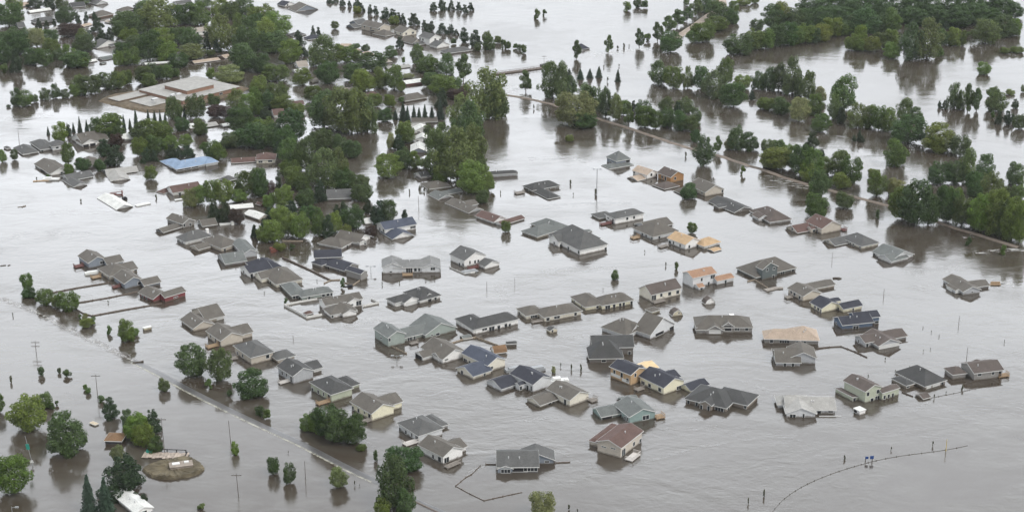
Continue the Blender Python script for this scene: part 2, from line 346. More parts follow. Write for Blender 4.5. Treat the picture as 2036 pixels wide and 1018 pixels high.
H("yellow house with dark grey roof| beside the half built house", 'k', 'y', "985 52 1170 115 1330 84 170 G L .4; 1290 70 1368 137 1508 102 157 G R .42; 1130 -5 1230 55 1300 35 100 G R .4", "p 1020 88 1.4; w 1068 96; w 1142 126 1.2; w 1280 112 1.6 1.1", "992 118 greywood 3.5 2.5", group=g3)
H("beige house with taupe roof and arched entry,| in front of the pale green house", 't', 'c', "310 143 485 205 637 172 257 G L; 163 195 270 243 480 207 262 G R", "w 453 217 .9 1.7; d 367 232 1 1.4; d 340 222 1.2 1.2; w 300 240 3 .3", "652 198 greywood 3 3", group=g2)
H("pale green house with black roof| and a boat behind it", 'k', 'l', "47 30 218 92 367 60 152 G L .38; -131 68 -11 125 120 96 150 G R .38; 85 72 120 98 165 84 138 G R .5", "w 180 112 .8 1.5; w 207 117 .7 1.5; w 130 115 .8", group=g2)
T('33')
H("light grey house with the palest grey roof| and front gable", 'l', 'l', "290 170 300 272 673 268 300 G R .36; 296 212 300 300 530 296 330 G L .36; 225 165 238 235 480 225 265 H R .4", "w 352 317 1.6 1; w 431 315 .5 1.2; w 545 290 1; w 628 282 1.3 .8", group=g3)
H("tall green two storey house| with brown roof and low side wing", 'm', 'v', "715 75 882 143 1012 119 230 G L .36; 658 135 788 190 830 160 215 S L .3; 958 106 1005 152 1135 128 205 G R", "w 900 158 1 1.2; w 972 139 1 1.2; w 928 205 1.1 .9; p 965 204 1.6 1.2; w 1020 180 .8 1.2; w 1050 173 .8 1.2; w 1080 165 .8 1.2; d 800 208 1 1", group=g3)
H("dark hip roofed house with three pale garage doors,| left of the brown grey house", 'd', 'q', "1090 15 1315 105 1478 75 132 H L .5; 1065 55 1180 99 1245 80 125 H R .35", "G 1343 112 1.8 1.2; G 1397 101 3 1.2; d 1440 95 1 1.4; w 1190 108 1.2 .6", group=g3)
H("small flat white shed in front of the green two storey house", 'w', 'w', "792 268 840 284 888 278 316 F L", "g 808 293 1.2 .9", name='shed', cat='shed', group=gs)
H("sunken brown shed roof in front of the dark hip roofed house", 'm', 'q', "1240 165 1302 195 1362 184 205 G R .35", "", name='shed', cat='shed', group=gs)
T('23')
H("brown grey house with tan deck,| last on the right edge", 'm', 'i', "1570 900 1648 990 1885 942 1050 G R .34; 1365 950 1480 1000 1590 945 1040 H L .42; 1590 900 1665 935 1760 905 985 G L .3", "w 1690 995 1.3 .9; w 1797 970 .9; d 1850 965 1; d 1560 970 .9", "1868 998 wood 4.5 3", group=g3)
H("beige house with long taupe roof,| behind the cream house with navy roof", 't', 'b', "190 312 315 390 465 350 432 G L .34; 330 285 410 330 572 305 352 G R .34", "w 290 398 .9; w 250 370; d 225 350", "202 392 greywood 3 2.5", group=g3)
H("cream house with navy roof,| between the beige and the blue house", 'k', 'y', "365 415 460 485 615 440 522 G L .4; 585 425 630 490 785 470 520 G R .42; 540 390 560 430 615 420 470 G R .3", "w 585 492 1.5 1; w 705 495 .6; w 460 505 .6; w 410 470 .8; w 435 485", group=g3)
H("deep blue house with navy roof| near the right side", 'k', 'n', "540 552 622 615 870 592 655 G R .4; 730 510 790 560 922 548 615 G R .4", "w 727 630 1.9 1.1; w 890 588 1.3 .8; w 575 600 .7", group=g3)
H("grey house with brown roof and two white garage doors,| in front of the blue house", 'm', 'g', "760 690 902 778 1082 742 808 G L .36; 708 702 800 752 900 705 790 G R .36; 880 660 980 725 1134 700 750 G R .36", "G 955 790 4.6 1; G 1042 770 2.8 1; w 750 737 .6; w 815 770 .8", group=g3)
H("grey house with wide pinkish tan roof| and porch posts", 's', 'i', "180 640 200 728 447 732 764 H L .5; -35 655 10 720 320 714 758 H R .5", "d 170 745 3 .8; w 70 735 1; d 300 750 3 .9", group=g3)
H("grey house with broad taupe front gable,| in front of the pinkish tan roof", 't', 'g', "85 802 100 903 305 903 935 G R .36; 195 778 210 866 425 880 915 G L .40; 80 792 85 852 412 862 900 H R .4", "w 175 922 .7; w 237 920 .7", group=g3)
H("lone grey house with taupe roof| far out on the right", 't', 'g', "1418 250 1560 354 1706 325 384 G L .36; 1420 300 1500 345 1545 335 372 G L .36; 1590 270 1680 315 1775 290 335 G R .3", "w 1440 272 1; w 1480 283 1; G 1455 330 3 .9; G 1530 362 2 .8; w 1632 365 .8 .4", group=g3)
H("grey house with slate roof and white rakes,| right end of the curved upper row", 'e', 'l', "848 30 1010 106 1185 50 128 G L .34; 888 82 1003 120 1145 95 142 G R .36", "G 945 115 3.5 .5; w 870 68 1; w 1070 128 .8 .4", group=g3)
T('22')
H("cream house with low hip roof,| left of the yellow cream house", 't', 'c', "235 500 320 555 622 505 592 H R .36; 88 503 178 542 330 517 574 H R .38", "w 350 565 1.1; w 420 551 2 .9; w 565 525 .9; w 130 540 .8; d 240 548 2.2 1", "268 580 greywood 5 1.6", group=g2)
H("yellow cream house with large hip roof| and many doors", 't', 'y', "690 405 770 462 1025 415 497 H R .46; 515 418 640 475 800 450 505 H L .42", "p 815 480 1.8 1.4; d 865 470 .9 1.5; d 912 462 .8 1.4; d 940 457 .8 1.4; d 1003 443 .8 1.3; d 557 458 .6 1; d 613 482 .6 1; w 735 468 .8", group=g2)
H("ivory house with taupe roof and grey back deck,| left of the rust roofed house", 'm', 'c', "1050 342 1155 380 1395 335 436 G R .55", "p 1172 398; w 1232 378 .9; w 1297 368 1.2; w 1360 355 1.2", "1212 424 greywood 6 2.5", group=g2)
H("pale two storey house with rust orange roof| and small porch", 'r', 'l', "1388 210 1478 248 1668 212 332 G R .36; 1615 225 1668 272 1805 245 305 G R .38; 1480 300 1525 322 1575 308 345 G R .4", "w 1633 236 1.8 1.3; w 1547 258 .7; d 1600 300 .8; d 1733 280 .8 1.4; d 1545 332 1 .8", group=g3)
H("white garage house with taupe roof| and two open garage doors", 't', 'l', "758 640 960 694 1120 640 730 H L .46; 1010 622 1148 692 1355 645 730 G L .56; 955 635 1000 668 1080 645 705 G L .6", "g 1218 708 4.2 1; g 1312 668 2.2 1.2; w 1000 660 1 1", group=g2)
H("dark taupe house with steep hipped front| beside the half built house", 'd', 'd', "668 785 668 875 942 862 914 H L .78; 690 690 690 790 1025 812 850 G R .36", "w 785 890 1.3 .8; w 985 830 .8", group=g2)
H("half built house of orange sheathing| with white wrap and black roof", 'k', 'o', "825 935 995 1002 1125 952 1090 G L .34; 1020 905 1140 972 1218 942 1040 G R .36 p", "W 868 1000 4 1; W 955 1045 3 1; w 868 975 .8; d 925 1000 .9 1.5; w 970 1040 1; w 1030 1000 .8", trim='w', group=g3, vents=0)
r_ = H("grey house with frontal hip roof and white chimney,| dark arched entry", 't', 'i', "1500 548 1500 630 1948 622 676 H R .42; 1497 590 1500 650 1725 645 686 H R .4; 1575 575 1577 654 1722 649 688 G L .5; 1703 570 1703 622 1802 618 676 G L .62; 1855 585 1858 638 1947 634 668 G L .5", "G 1650 666 3.6 .9; g 1750 635 2.4 1.8; w 1823 638 1.4; w 1898 635 1 1.2", group=g3)
chimney(r_, 1780, 545, 'w', .7, 1.2)
H("large dark green house with front dormer gable| and taupe roof", 't', 'k', "1812 182 1968 240 2292 180 264 H R .48; 1990 140 2020 182 2145 152 264 G L .5; 1812 184 1968 243 2100 216 266 H L .46", "w 2057 182 .8 1; w 2110 172 .8 1; w 2105 238 1; w 2175 224 1.8 .9; w 2255 208 1", group=g3)
H("small flat topped yellow shed left of the two barn shaped sheds", 't', 'y', "1105 495 1160 512 1230 497 530 H L .3", "", name='shed', cat='shed', group=gs)
H("barn shaped shed with white gable, the upper of the two barn sheds", 'm', 'w', "1555 425 1575 450 1655 435 458 B L", "", name='shed', cat='shed', group=gs)
H("barn shaped shed with tan gable, the lower of the two barn sheds", 'm', 'f', "1300 515 1318 542 1402 528 548 B L", "w 1370 518 .5 .4", name='shed', cat='shed', group=gs)
H("little cream shed standing in front of the low cream house", 'd', 'f', "333 640 365 658 428 645 680 G L .4", "d 385 665 .6 .8", name='shed', cat='shed', group=gs)
H("grey roofed little shed beside the orange barn shed", 'd', 'd', "15 740 25 760 110 755 782 G R .4", "", name='shed', cat='shed', group=gs)
T('21')
H("orange brown barn shed at the fence corner", 'x', 'w', "1862 800 1888 835 1992 818 845 B R", "", name='shed', cat='shed', group=gs)
H("green grey shed with metal roof beside the dark hip white house", 'e', 'e', "1620 690 1650 722 1722 708 730 G R .3", "", name='shed', cat='shed', group=gs)
H("white hip roofed house with garage gable,| in the middle of the centre block", 'd', 'w', "1175 340 1310 425 1482 367 452 H L .42; 1043 405 1115 443 1330 400 476 H R .36; 1140 402 1188 442 1312 420 472 G L .4; 1345 360 1362 388 1408 376 425 G L .6", "w 1432 400 .9 1.6; g 1387 398 1.4 1.6; G 1250 452 4.6 1.1; G 1152 458 2.4 1.2", group=g2)
H("long pale blue house with twin front gables| and small centre deck", 'a', 'l', "1100 108 1100 168 1400 160 213 G R .36; 1010 100 1012 165 1178 168 216 G L .36; 1312 100 1315 172 1475 158 210 G L .36", "p 1228 186 2.2 1.8; w 1085 202 .8 .5; w 1412 174 1.5 1; w 1276 182 .9; w 1305 181 .6", "1215 218 wood 4.5 2.5", group=g2)
H("white house with red deck| and white fence in front", 'g', 'w', "1537 82 1655 115 1835 84 168 G L .4; 1762 115 1815 160 1938 135 184 G L .36", "w 1620 140 .9; w 1648 145 .8; w 1740 120 .7; w 1765 115 .7; w 1700 125 .6", "1725 162 redwood 5 2.5", group=g2)
H("white house enclosed by white fences,| with taupe roof and brick gable", 't', 'w', "515 415 575 462 870 406 512 G R .36; 548 500 615 535 825 507 566 H R .4; 665 485 708 530 828 505 560 G L .4; 690 396 738 445 868 412 488 G L .4", "w 835 440 1.8 1.5; w 775 455 1.6 .5; w 590 545 .6", group=g2)
H("tiny white playhouse with brown roof inside the white fence", 'b', 'w', "400 510 425 530 485 512 540 H R .5", "", name='shed', cat='playhouse')
H("grey green house with grey hip roof,| left of the white fenced house", 'e', 'e', "345 338 388 397 643 348 428 H R .42; 208 322 300 372 420 340 402 H R .42", "w 560 380 1; w 595 373 1; w 630 370 .7; d 325 380 1.8 1.2; w 450 400 .9", group=g2)
H("cream house with long taupe hip roof,| behind the grey green house", 't', 'c', "60 220 190 297 405 262 328 H R .42; 18 200 75 255 200 228 290 G R .42", "d 150 285 1 1.2; w 230 300", group=g2)
H("white house with black navy roof,| in the left centre row", 'k', 'w', "-50 120 60 195 240 150 218 H R .42; -98 165 -15 212 120 190 250 G R .38", "w -60 200 .8; d 0 225 .9; w 200 165", group=g2)
H("cluster of grey boarded wings with navy roofs| beside the long fence", 'k', 'i', "550 125 722 192 845 132 214 G L .36; 476 32 484 90 705 85 150 G R .36; 484 95 545 150 720 112 178 H R .4; 725 203 850 217 908 182 272 G L .36", "d 675 190 .8; w 600 170", group=g2)
H("sage green house with big right gable| and long grey roof", 'e', 'e', "945 660 1060 712 1205 690 790 G L .42; 1225 640 1350 692 1605 640 722 G L .42; 1110 640 1205 710 1400 682 742 G R .36", "w 1067 728 .7 1.1; w 1010 712 .9 .6; p 1232 730 1.6 1.4; w 1345 697 .7; w 1450 690 1.3 .8; w 1405 700 .6 .5; w 1270 710 .6", "1265 748 greywood 3.5 1.8", group=g2)
H("white house with dark grey hip roof and many windows,| right of the sage green house", 'd', 'w', "1578 578 1725 652 1880 625 692 H L .42; 1680 560 1742 646 2088 592 690 H R .44", "p 1870 640 2 1.4; d 1925 633 1 1.6; d 1980 622 1 1.6; w 2010 613 .8; w 1815 645 1.8 .7", group=g2)
H("white house with taupe roof and open garage,| in front of the sage green house", 't', 'w', "1312 790 1485 882 1690 828 918 G L .42; 1262 820 1335 868 1430 840 896 G R .42; 1400 818 1462 872 1530 850 905 G R .5", "g 1303 878 3.6 1.4; w 1464 890 .8 1.6; w 1518 880 1.2 .4", group=g2)
H("ivory house with steel blue roof| in the front centre", 'n', 'c', "1632 855 1838 928 1988 900 986 G L .42; 1588 965 1725 1013 1878 985 1042 G R .38", "w 1665 892 1.6 1.2; w 1868 944 1.1 .8; w 1700 905 .7; w 1815 1015 .7; d 1640 1000 1", group=g2)
H("grey house with white porch posts,| fifth from the bottom of the road row", 'd', 'g', "193 945 320 1012 492 972 1078 G L .42; 345 905 430 975 558 938 1002 G R .38", "w 240 985 .8; w 275 1000 .8; d 310 1030 1 1.6; G 517 975 2.4 .9", "262 1048 whitewood 5 2", group=g1)
T('31')
H("white house with taupe roof,| lowest of the road row", 't', 'w', "1208 555 1393 620 1550 580 676 G L .42; 1330 520 1445 590 1577 550 625 G R .4", "w 1245 590 .9; w 1323 613 .7; p 1370 633 1.2 1.4; p 1420 637 1.6 1.5", "1462 668 greywood 6 2.2", group=g1)
H("white house with grey hip roof and pinkish deck,| second lowest of the road row", 'g', 'l', "1058 388 1215 465 1404 420 518 H L .38; 1210 350 1335 410 1440 375 432 H R .38", "w 1075 412 .9; w 1125 436 .9; w 1168 455 .6; p 1205 477 1.4", "1160 507 whitewood 5.5 3", group=g1)
H("butter yellow house with taupe roof,| third from the bottom of the road row", 't', 'y', "715 235 872 305 1048 262 362 G L .42; 868 192 975 254 1107 218 300 G R .4", "w 737 258 .9; w 780 278 .9; w 824 293 .6 .6; p 860 318 1.2 1.6", "830 350 greywood 4.5 2.4", group=g1)
H("sage house with dark grey roof and orange wood deck,| in the road row", 'd', 'v', "418 98 578 165 745 132 225 H L .38; 585 58 690 115 797 82 143 H R .38", "w 445 125 .9; w 487 142 .9; w 525 158 .6; p 565 182 1.2", "520 215 wood 5 2.6", group=g1)
T('20')
H("greige house with grey hip roof and collapsed grey deck,| in the road row", 'g', 'b', "1812 795 1950 867 2138 832 928 H L .38; 2085 815 2158 885 2305 850 915 H R .38", "w 2083 855 1.1; w 1890 850 .9; w 1850 830 .8", "1812 868 greywood 3.5 2.5", group=g1)
H("tan house with bright wooden deck,| upper part of the road row", 't', 'b', "1600 660 1715 737 1900 692 790 G L .42; 1740 630 1830 700 1975 660 740 G R .38", "w 1640 698 .7; d 1680 740 .9; p 1707 748 1.1", "1652 770 wood 5 3", group=g1)
H("beige house with wide gable,| topmost of the road row", 't', 'b', "1398 570 1500 642 1672 602 668 G L .42; 1480 500 1600 575 1755 538 602 G R .38", "w 1430 600 .6; w 1490 645 .6; G 1725 560 2.4 .9", group=g1)
g5 = 'four houses in the tight row at left'
H("dark red house| at the lower end of the tight row of four", 't', 'r', "1072 345 1190 412 1325 362 440 G L .42; 1230 348 1282 400 1452 372 440 G R .38", "w 1370 412 1.6 .4; w 1140 400 .8; w 1110 385 .8", group=g5)
H("slate sided house| with red deck, above the dark red house", 't', 's', "875 240 965 292 1118 262 338 G L .42; 1060 250 1120 306 1258 283 330 G R .38", "w 1085 285 1.2 1; w 940 300 .7", "905 310 redwood 3.5 2.5", group=g5)
H("beige house with taupe hip roof,| second in the tight row of four", 't', 'b', "755 178 850 235 1030 198 270 H L .42; 930 140 1010 187 1078 170 212 G R .34", "w 800 215 .7; w 845 240 .7; d 1058 188 1 .8", "745 235 wood 4 3", group=g5)
H("blue grey house with maroon deck,| first in the tight row of four", 't', 's', "602 78 685 132 838 102 176 G L .42; 770 90 832 142 968 120 170 G R .38", "w 795 125 1.5 1", "612 150 redwood 4 3", group=g5)
H("white and tan storage trailer floating beside a lone tree", 'w', 'f', "1108 625 1120 637 1182 622 658 F L", "", name='shed', cat='storage box')
H("grey house with green grey roof and white gable,| right of the beige cluster", 'e', 'g', "1685 72 1750 138 1925 112 158 G R .38; 1770 0 1890 60 2010 38 98 G L .42", "d 1700 110 1.5 1", group=g2)
T('10')
H("beige house with jumbled taupe roofs| above the left centre row", 't', 'b', "1560 880 1722 957 1875 902 988 H L .42; 1478 930 1545 967 1680 935 986 G R .38", "w 1712 930 .8 1.2; w 1750 970 .8", group=g2)
r_ = H("grey hip roofed house with white chimney| at the upper left of the centre row", 'g', 'w', "1368 848 1440 908 1655 845 935 H R .5", "w 1395 905 1; w 1420 915 .8; w 1600 880 1.5 .6", group=g2)
chimney(r_, 1613, 815, 'w', .45, .9)
H("taupe roofed split level house| at the head of the left centre row", 't', 'i', "1290 725 1420 768 1522 740 805 G L .42; 1220 790 1270 832 1425 798 845 G R .36", "w 1435 775 .8; g 1243 828 2.6 .7; w 1480 770 .8", group=g2)
H("low taupe roofed garage| beside the split level house", 't', 'i', "1535 750 1575 785 1695 770 802 G R .4", "", group=g2)
# ---- upper left
H("house with brown roof and white gable,| standing alone at left", 'b', 'w', "1290 495 1345 525 1572 490 552 G R .42; 1212 512 1272 530 1400 480 534 H R .4", "w 1310 520 .5; w 1400 540 1", group=g4)
H("long building with bright blue roof| and open porch", 'u', 'l', "1300 308 1372 342 1705 286 362 H R .34; 1242 285 1310 316 1440 290 325 H R .3; 1540 262 1600 300 1706 284 325 H L .36", "g 1400 350 3 .8; g 1460 345 3 .8; g 1520 335 3 .8; d 1345 345 1.6 .8", group=g4)
H("white house with big taupe roof and double garage,| at upper left", 't', 'w', "548 92 640 142 850 105 165 G R .42; 590 108 640 148 765 135 174 G L .42", "g 668 158 2.6 1.2; g 722 150 2.6 1.2", group=g4)
H("long lilac grey house with several gables| at the far left", 'g', 'l', "100 175 172 225 305 205 236 H R .42; 215 150 312 190 440 162 206 H R .38; 370 125 405 168 525 145 202 H R .42", "w 445 170 1.2 1; w 500 155 1.2; w 325 185 1; G 200 225 3 .6", group=g4)
H("small round grey garden house| at the left edge", 'g', 'g', "25 165 50 180 88 172 192 H L .4", "", name='shed', cat='gazebo')
H("white house with taupe roof and open carport| near the left edge", 't', 'w', "262 305 388 378 556 350 397 G L .36", "g 335 362 5 1.3; w 480 368 .8 .7; w 515 362 .8 .7", group=g4)
H("grey house with half drowned grey garage,| left of two", 'g', 'l', "470 395 532 432 735 395 442 G R .36; 480 436 572 480 680 456 486 G L .34", "w 700 412 .8 .8; w 720 405 .5", group=g4)
H("pale roofed house with half drowned garage,| right of two", 'l', 'w', "795 350 830 384 1078 358 392 G R .36; 810 405 862 435 1015 410 440 G L .34", "w 1035 365 1 .8; w 1060 360 .6", group=g4)
H("half drowned white warehouse| with only its roof above water", 'w', 'l', "755 577 905 655 1037 635 659 G L .36", "", group=g4, vents=0)
H("taupe roofed house between two bushes| at upper left", 't', 'l', "580 290 655 322 820 298 342 H R .42", "", group=g4)
H("pale roofed house beside the dark spruces| at upper left", 'w', 'l', "940 75 950 108 1062 92 125 G R .42", "", group=g4)
H("low pale long roof among trees, right of the brown roofed house", 'w', 'w', "1775 622 1795 650 1975 636 660 G R .36", "", group=g4)
H("white sheeted roof with tan gable beside the left trees| of town", 'w', 'b', "1895 675 2015 728 2105 692 745 G L .36", "", group=g4)
H("brown roofed low wing left of the cream brown house", 'b', 'w', "1785 262 1800 292 1992 284 299 G R .4", "", group=g4)
H("grey roof behind the trees, above the brown roofed house", 'g', 'g', "1700 410 1760 435 1850 410 445 H R .4", "", group=g4)
T('11')
H("cream house with brown roof and two windows,| frontal, at the wood's left", 'b', 'c', "42 222 30 268 188 264 302 H R .36", "w 70 282 1.6 .8; w 145 277 1.6 .8", group=g4)
H("grey roof behind the pine in the middle of the wood", 'g', 'g', "568 505 588 572 782 568 588 G R .34; 560 470 600 505 650 490 520 G L .34", "", group=g4)
H("white gable end behind the tall wood trees", 'w', 'w', "570 470 590 498 650 490 512 G L .4", "", group=g4)
H("pale roof behind the white house with steel blue roof", 'w', 'w', "870 722 885 762 945 750 772 G R .36", "", group=g4)
H("white house with steel blue roof| below the wood", 'n', 'w', "965 778 1037 812 1290 772 855 G R .42; 1035 842 1095 887 1268 852 894 G L .4", "w 1000 806 .9; w 1028 816 .9; w 1262 790 2.2 .9", group=g4)
H("white gabled house with broad taupe roof| under the wood", 't', 'w', "640 885 830 915 935 872 937 G L .42; 512 930 700 952 790 905 972 H L .42; 790 870 840 912 900 895 940 G L .4", "w 745 935 1 1; G 860 912 3 .6; w 905 885 .8", group=g4)
H("brown roofed house with white gable| right of the wood", 'b', 'w', "1738 692 1885 752 1990 712 772 G L .36; 1890 747 1948 776 2132 742 788 G R .36", "w 1760 725 .8 .4", group=g4)
H("sunken taupe roof,| third along the sunken row", 't', 'g', "1505 597 1692 682 1808 650 688 G L .34; 1650 590 1720 620 1770 600 640 G R .3", "", group=g4)
H("sunken grey green roof,| second along the sunken row", 'e', 'g', "1372 530 1455 578 1572 550 582 G L .34; 1480 500 1520 537 1645 520 542 G R .3", "", group=g4)
H("sunken taupe roof,| first along the sunken row", 't', 't', "1280 452 1370 496 1555 485 500 H R .3", "", group=g4)
H("small white house with dark roof| under the right tall trees", 'd', 'w', "1268 370 1320 402 1440 380 420 G R .42", "w 1375 393 1 .5", group=g4)
H("white roof with grey gable, lowest of the column of white roofs", 'w', 's', "1250 150 1236 203 1368 198 216 G L .4", "", group=g4)
H("white roofed shed, middle of the column of white roofs", 'w', 'w', "1275 82 1262 115 1390 113 137 G L .42", "", group=g4)
H("white roofed house, top of the column of white roofs", 'w', 'w', "1265 15 1258 48 1405 35 65 G L .4", "", group=g4)
H("tiny dark red shed gable in the wood", 'b', 'r', "30 605 70 620 105 605 632 G L .5", "", name='shed', cat='shed')
T('12')
H("dark grey low roof with white collapsed porch,| right of the wood", 'd', 'g', "-165 368 -128 386 120 378 410 H R .42", "", group=g4)
H("sunken dark house with grey front garage roof,| left of the tall light pole", 'd', 'i', "150 475 225 507 450 470 527 H R .38; 215 530 350 572 452 550 580 H L .34", "w 360 493 .9 .7; w 420 486 1.4 .7; g 190 505 1.5 1", "128 520 greywood 5 3", group=g2)
H("white house with grey roof and brown deck,| right of the tall light pole", 'g', 'w', "790 700 872 728 1105 690 775 H R .34; 680 685 750 722 870 702 737 H R .3", "w 967 722 .9; w 1020 714 .8; d 857 742 .9; w 820 720 1.2 .5", "800 760 redwood 6 2.5", group=g2)
H("dark slate house with two tiers of roof| at the top of the right rows", 'e', 's', "800 247 880 280 1000 262 322 H R .62; 808 288 828 338 1020 322 342 H R .34", "w 840 290 2 1; g 985 272 2 1.4", group=g3)
H("white house with tan roof,| behind the orange brown house", 's', 'w', "1003 345 1122 387 1215 358 422 G L .42; 965 400 1047 431 1168 412 436 G R .3", "w 1155 383 1; w 1022 357 1; w 1195 385 .7", group=g3)
H("orange brown two storey house| with dark brown roof", 'm', 'j', "1198 372 1305 405 1418 385 452 G L .46; 1160 468 1256 497 1378 472 505 H L .34", "w 1340 411 1 1.2; w 1240 400 1; w 1265 412 1 1.6", group=g3)
H("grey beige gabled house behind a round tree,| right of the orange brown house", 't', 'b', "1440 465 1572 522 1730 497 557 G L .42; 1325 500 1402 540 1570 505 548 H R .5", "w 1550 520 .8; w 1360 520 1; w 1708 510 .8", group=g3)
H("sunken house, all dark grey low roof,| in the curved upper row", 'd', 'd', "1592 592 1800 678 1950 648 688 G L .28; 1640 610 1680 640 1760 620 660 G R .2", "w 1740 668 1 .4; w 1850 670 1 .4", group=g3)
H("taupe hip roofed house with wooden deck,| right centre", 't', 'l', "1005 808 1168 868 1375 828 898 H L .44; 1020 772 1130 812 1330 782 822 G R .34", "d 1115 878 .9 1; d 1160 886 .8 1; d 1217 878 .9 1; d 1085 865 .9 1", "1028 868 wood 4 3", group=g2)
H("white house with orange tan roofs| in the upper middle", 'o', 'w', "1275 875 1420 930 1550 895 972 G L .4; 1480 880 1565 942 1702 920 966 H R .42; 1590 960 1640 981 1705 968 988 G R .2", "w 1300 908 1.2; w 1328 913 .6; w 1380 935 .7; w 1450 942 .8; w 1515 932 1 1", "1248 935 greywood 5 2.5", group=g2)
H("long white house with grey roof,| left of the orange tan roofs", 'g', 'w', "350 875 598 972 822 940 1015 H L .58; 350 876 430 908 560 865 950 G R .5; 560 850 640 905 765 885 950 H R .5", "w 590 985 1 1.2; w 800 960 .9; d 510 960 1 1.2; w 450 935 .8; w 400 915 .8", group=g2)
H("cream house with grey hip roofs,| behind the long white house", 'e', 'c', "210 775 400 828 532 800 842 H L .4; 138 820 268 865 420 832 884 H R .38", "w 447 826 .9 .7; w 515 815 .8; g 180 850 2.5 .5; g 240 868 2 .4", group=g2)
H("low grey shed roof just above water behind the long white house", 'e', 'g', "600 818 625 832 697 822 838 H R .3", "", name='shed', cat='shed')
T('13')
H("grey cream house with grey roofs,| right part of the curved upper row", 'g', 'c', "600 870 770 942 915 912 966 H L .42; 468 885 565 936 700 906 945 G R .38", "w 707 930 .8 .8; w 760 945 .8 .8; w 685 925 .6; w 510 905 1 .4", group=g3)
H("beige house with maroon brown roof and tiny entry gable| in the curved upper row", 'b', 'b', "330 755 460 805 625 782 850 G L .42; 175 790 272 836 400 808 847 G R .42; 350 785 380 808 420 795 838 G R .5", "w 425 820 .8; d 400 820 1 .9; w 232 805 .8", "630 808 redwood 2.5 3", group=g3)
H("grey house with brownish roof and white trim,| in the curved upper row", 'm', 'l', "-70 655 55 752 232 712 772 H L .42; -72 690 -30 725 60 705 750 G L .4", "w -40 720 1 .7; w 0 745 1 .5; w 150 740 3 .3", group=g3)
T('30')
H("lone cabin with brown roof| near the lower left", 'x', 'z', "800 437 752 498 886 499 532 H R .34", "", group=None, vents=0)
H("white roofed house at the bottom left, partly out of frame|", 'w', 'w', "815 925 985 1028 1122 1000 1062 G L .34", "", group=None)
H("small cream box shaped tank near the lower left trees", 'f', 'f', "648 368 690 384 720 372 394 F L", "", name='shed', cat='storage box')
# ---- far town, upper left and centre
T('00')
for lab, rf, wl, wg in [
    ("white flat roofed long house near the top left corner|", 'w', 'w', "210 85 235 102 402 75 108 G R .3"),
    ("tan roof at the top left corner", 's', 'b', "150 30 152 52 230 46 58 G R .3"),
    ("small grey roof in water left of the pair at the top", 'd', 'g', "530 42 560 60 670 50 66 G R .4"),
    ("grey gabled house at the top edge, left part", 'g', 'l', "700 12 748 38 845 18 46 G L .4"),
    ("long grey roof behind the three small spruces", 'g', 'g', "240 155 262 180 442 158 192 H R .4"),
    ("taupe gabled house at top left with brown wall", 't', 'h', "690 108 762 136 890 98 150 H R .4"),
    ("taupe roof half hidden by trees at top left", 't', 'g', "900 78 950 92 1060 70 100 H R .4"),
    ("pale tan flat roof beside the big top left trees", 'c', 'w', "820 162 862 182 905 162 190 G L .3"),
    ("orange tan roof between spruces at top left", 's', 'b', "590 200 640 214 722 186 220 G R .3"),
    ("grey roof at the left edge below the first trees", 'g', 'g', "120 185 145 218 202 210 228 G R .4"),
    ("pale grey roof below the maroon tree", 'l', 'g', "380 222 420 242 500 222 252 H R .36"),
    ("grey roof with white trim above the flooded yard", 'g', 'w', "690 355 752 378 940 336 386 G L .36; 830 350 870 362 940 336 370 G R .3"),
    ("grey pyramid roof deep in the trees", 'g', 'g', "1055 292 1092 312 1168 285 318 H R .5"),
    ("slate roof with white eave in the flooded yard", 'e', 'w', "755 455 800 470 892 455 476 G R .3"),
    ("white long roof on the town's front edge|", 'w', 't', "1105 492 1128 504 1332 494 514 G R .2"),
    ("sloping tan roof on the town's front edge|", 's', 'h', "1480 475 1512 495 1716 466 502 G R .25"),
    ("small tan roof right of the sloping tan roof", 's', 'h', "1695 430 1752 456 1805 438 462 G R .3"),
    ("white house with pale roof high among the trees", 'c', 'w', "1465 230 1500 258 1622 232 290 G R .4"),
    ("grey roof with chimney hidden in trees, top left", 'g', 'l', "1270 230 1300 245 1365 225 262 H R .4"),
    ("grey roof at the top edge beside tall trees", 'g', 'l', "1340 18 1380 40 1502 20 50 G R .4"),
    ("blue grey panelled roof below the school", 'l', 'w', "1560 962 1602 990 1702 972 1000 G R .25"),
    ("white rounded roof below the school", 'w', 'w', "1458 965 1480 1000 1540 992 1010 H R .25"),
    ("pale roof at the far right of the school trees", 'w', 'w', "1720 960 1740 985 1800 968 996 G R .3"),
    ("small green shed roof near the flooded yard", 'e', 'e', "770 490 795 500 832 490 506 G R .3"),
    ("white awning roof left of the flooded yard", 'w', 'w', "670 470 700 485 760 470 492 G R .3"),
    ("grey roof half behind the left town trees", 'g', 'g', "930 310 955 330 990 300 340 G R .4")]:
    H(lab, rf, wl, wg, 'w 0 0' if 0 else '', group=g4, vents=0)
T('01')
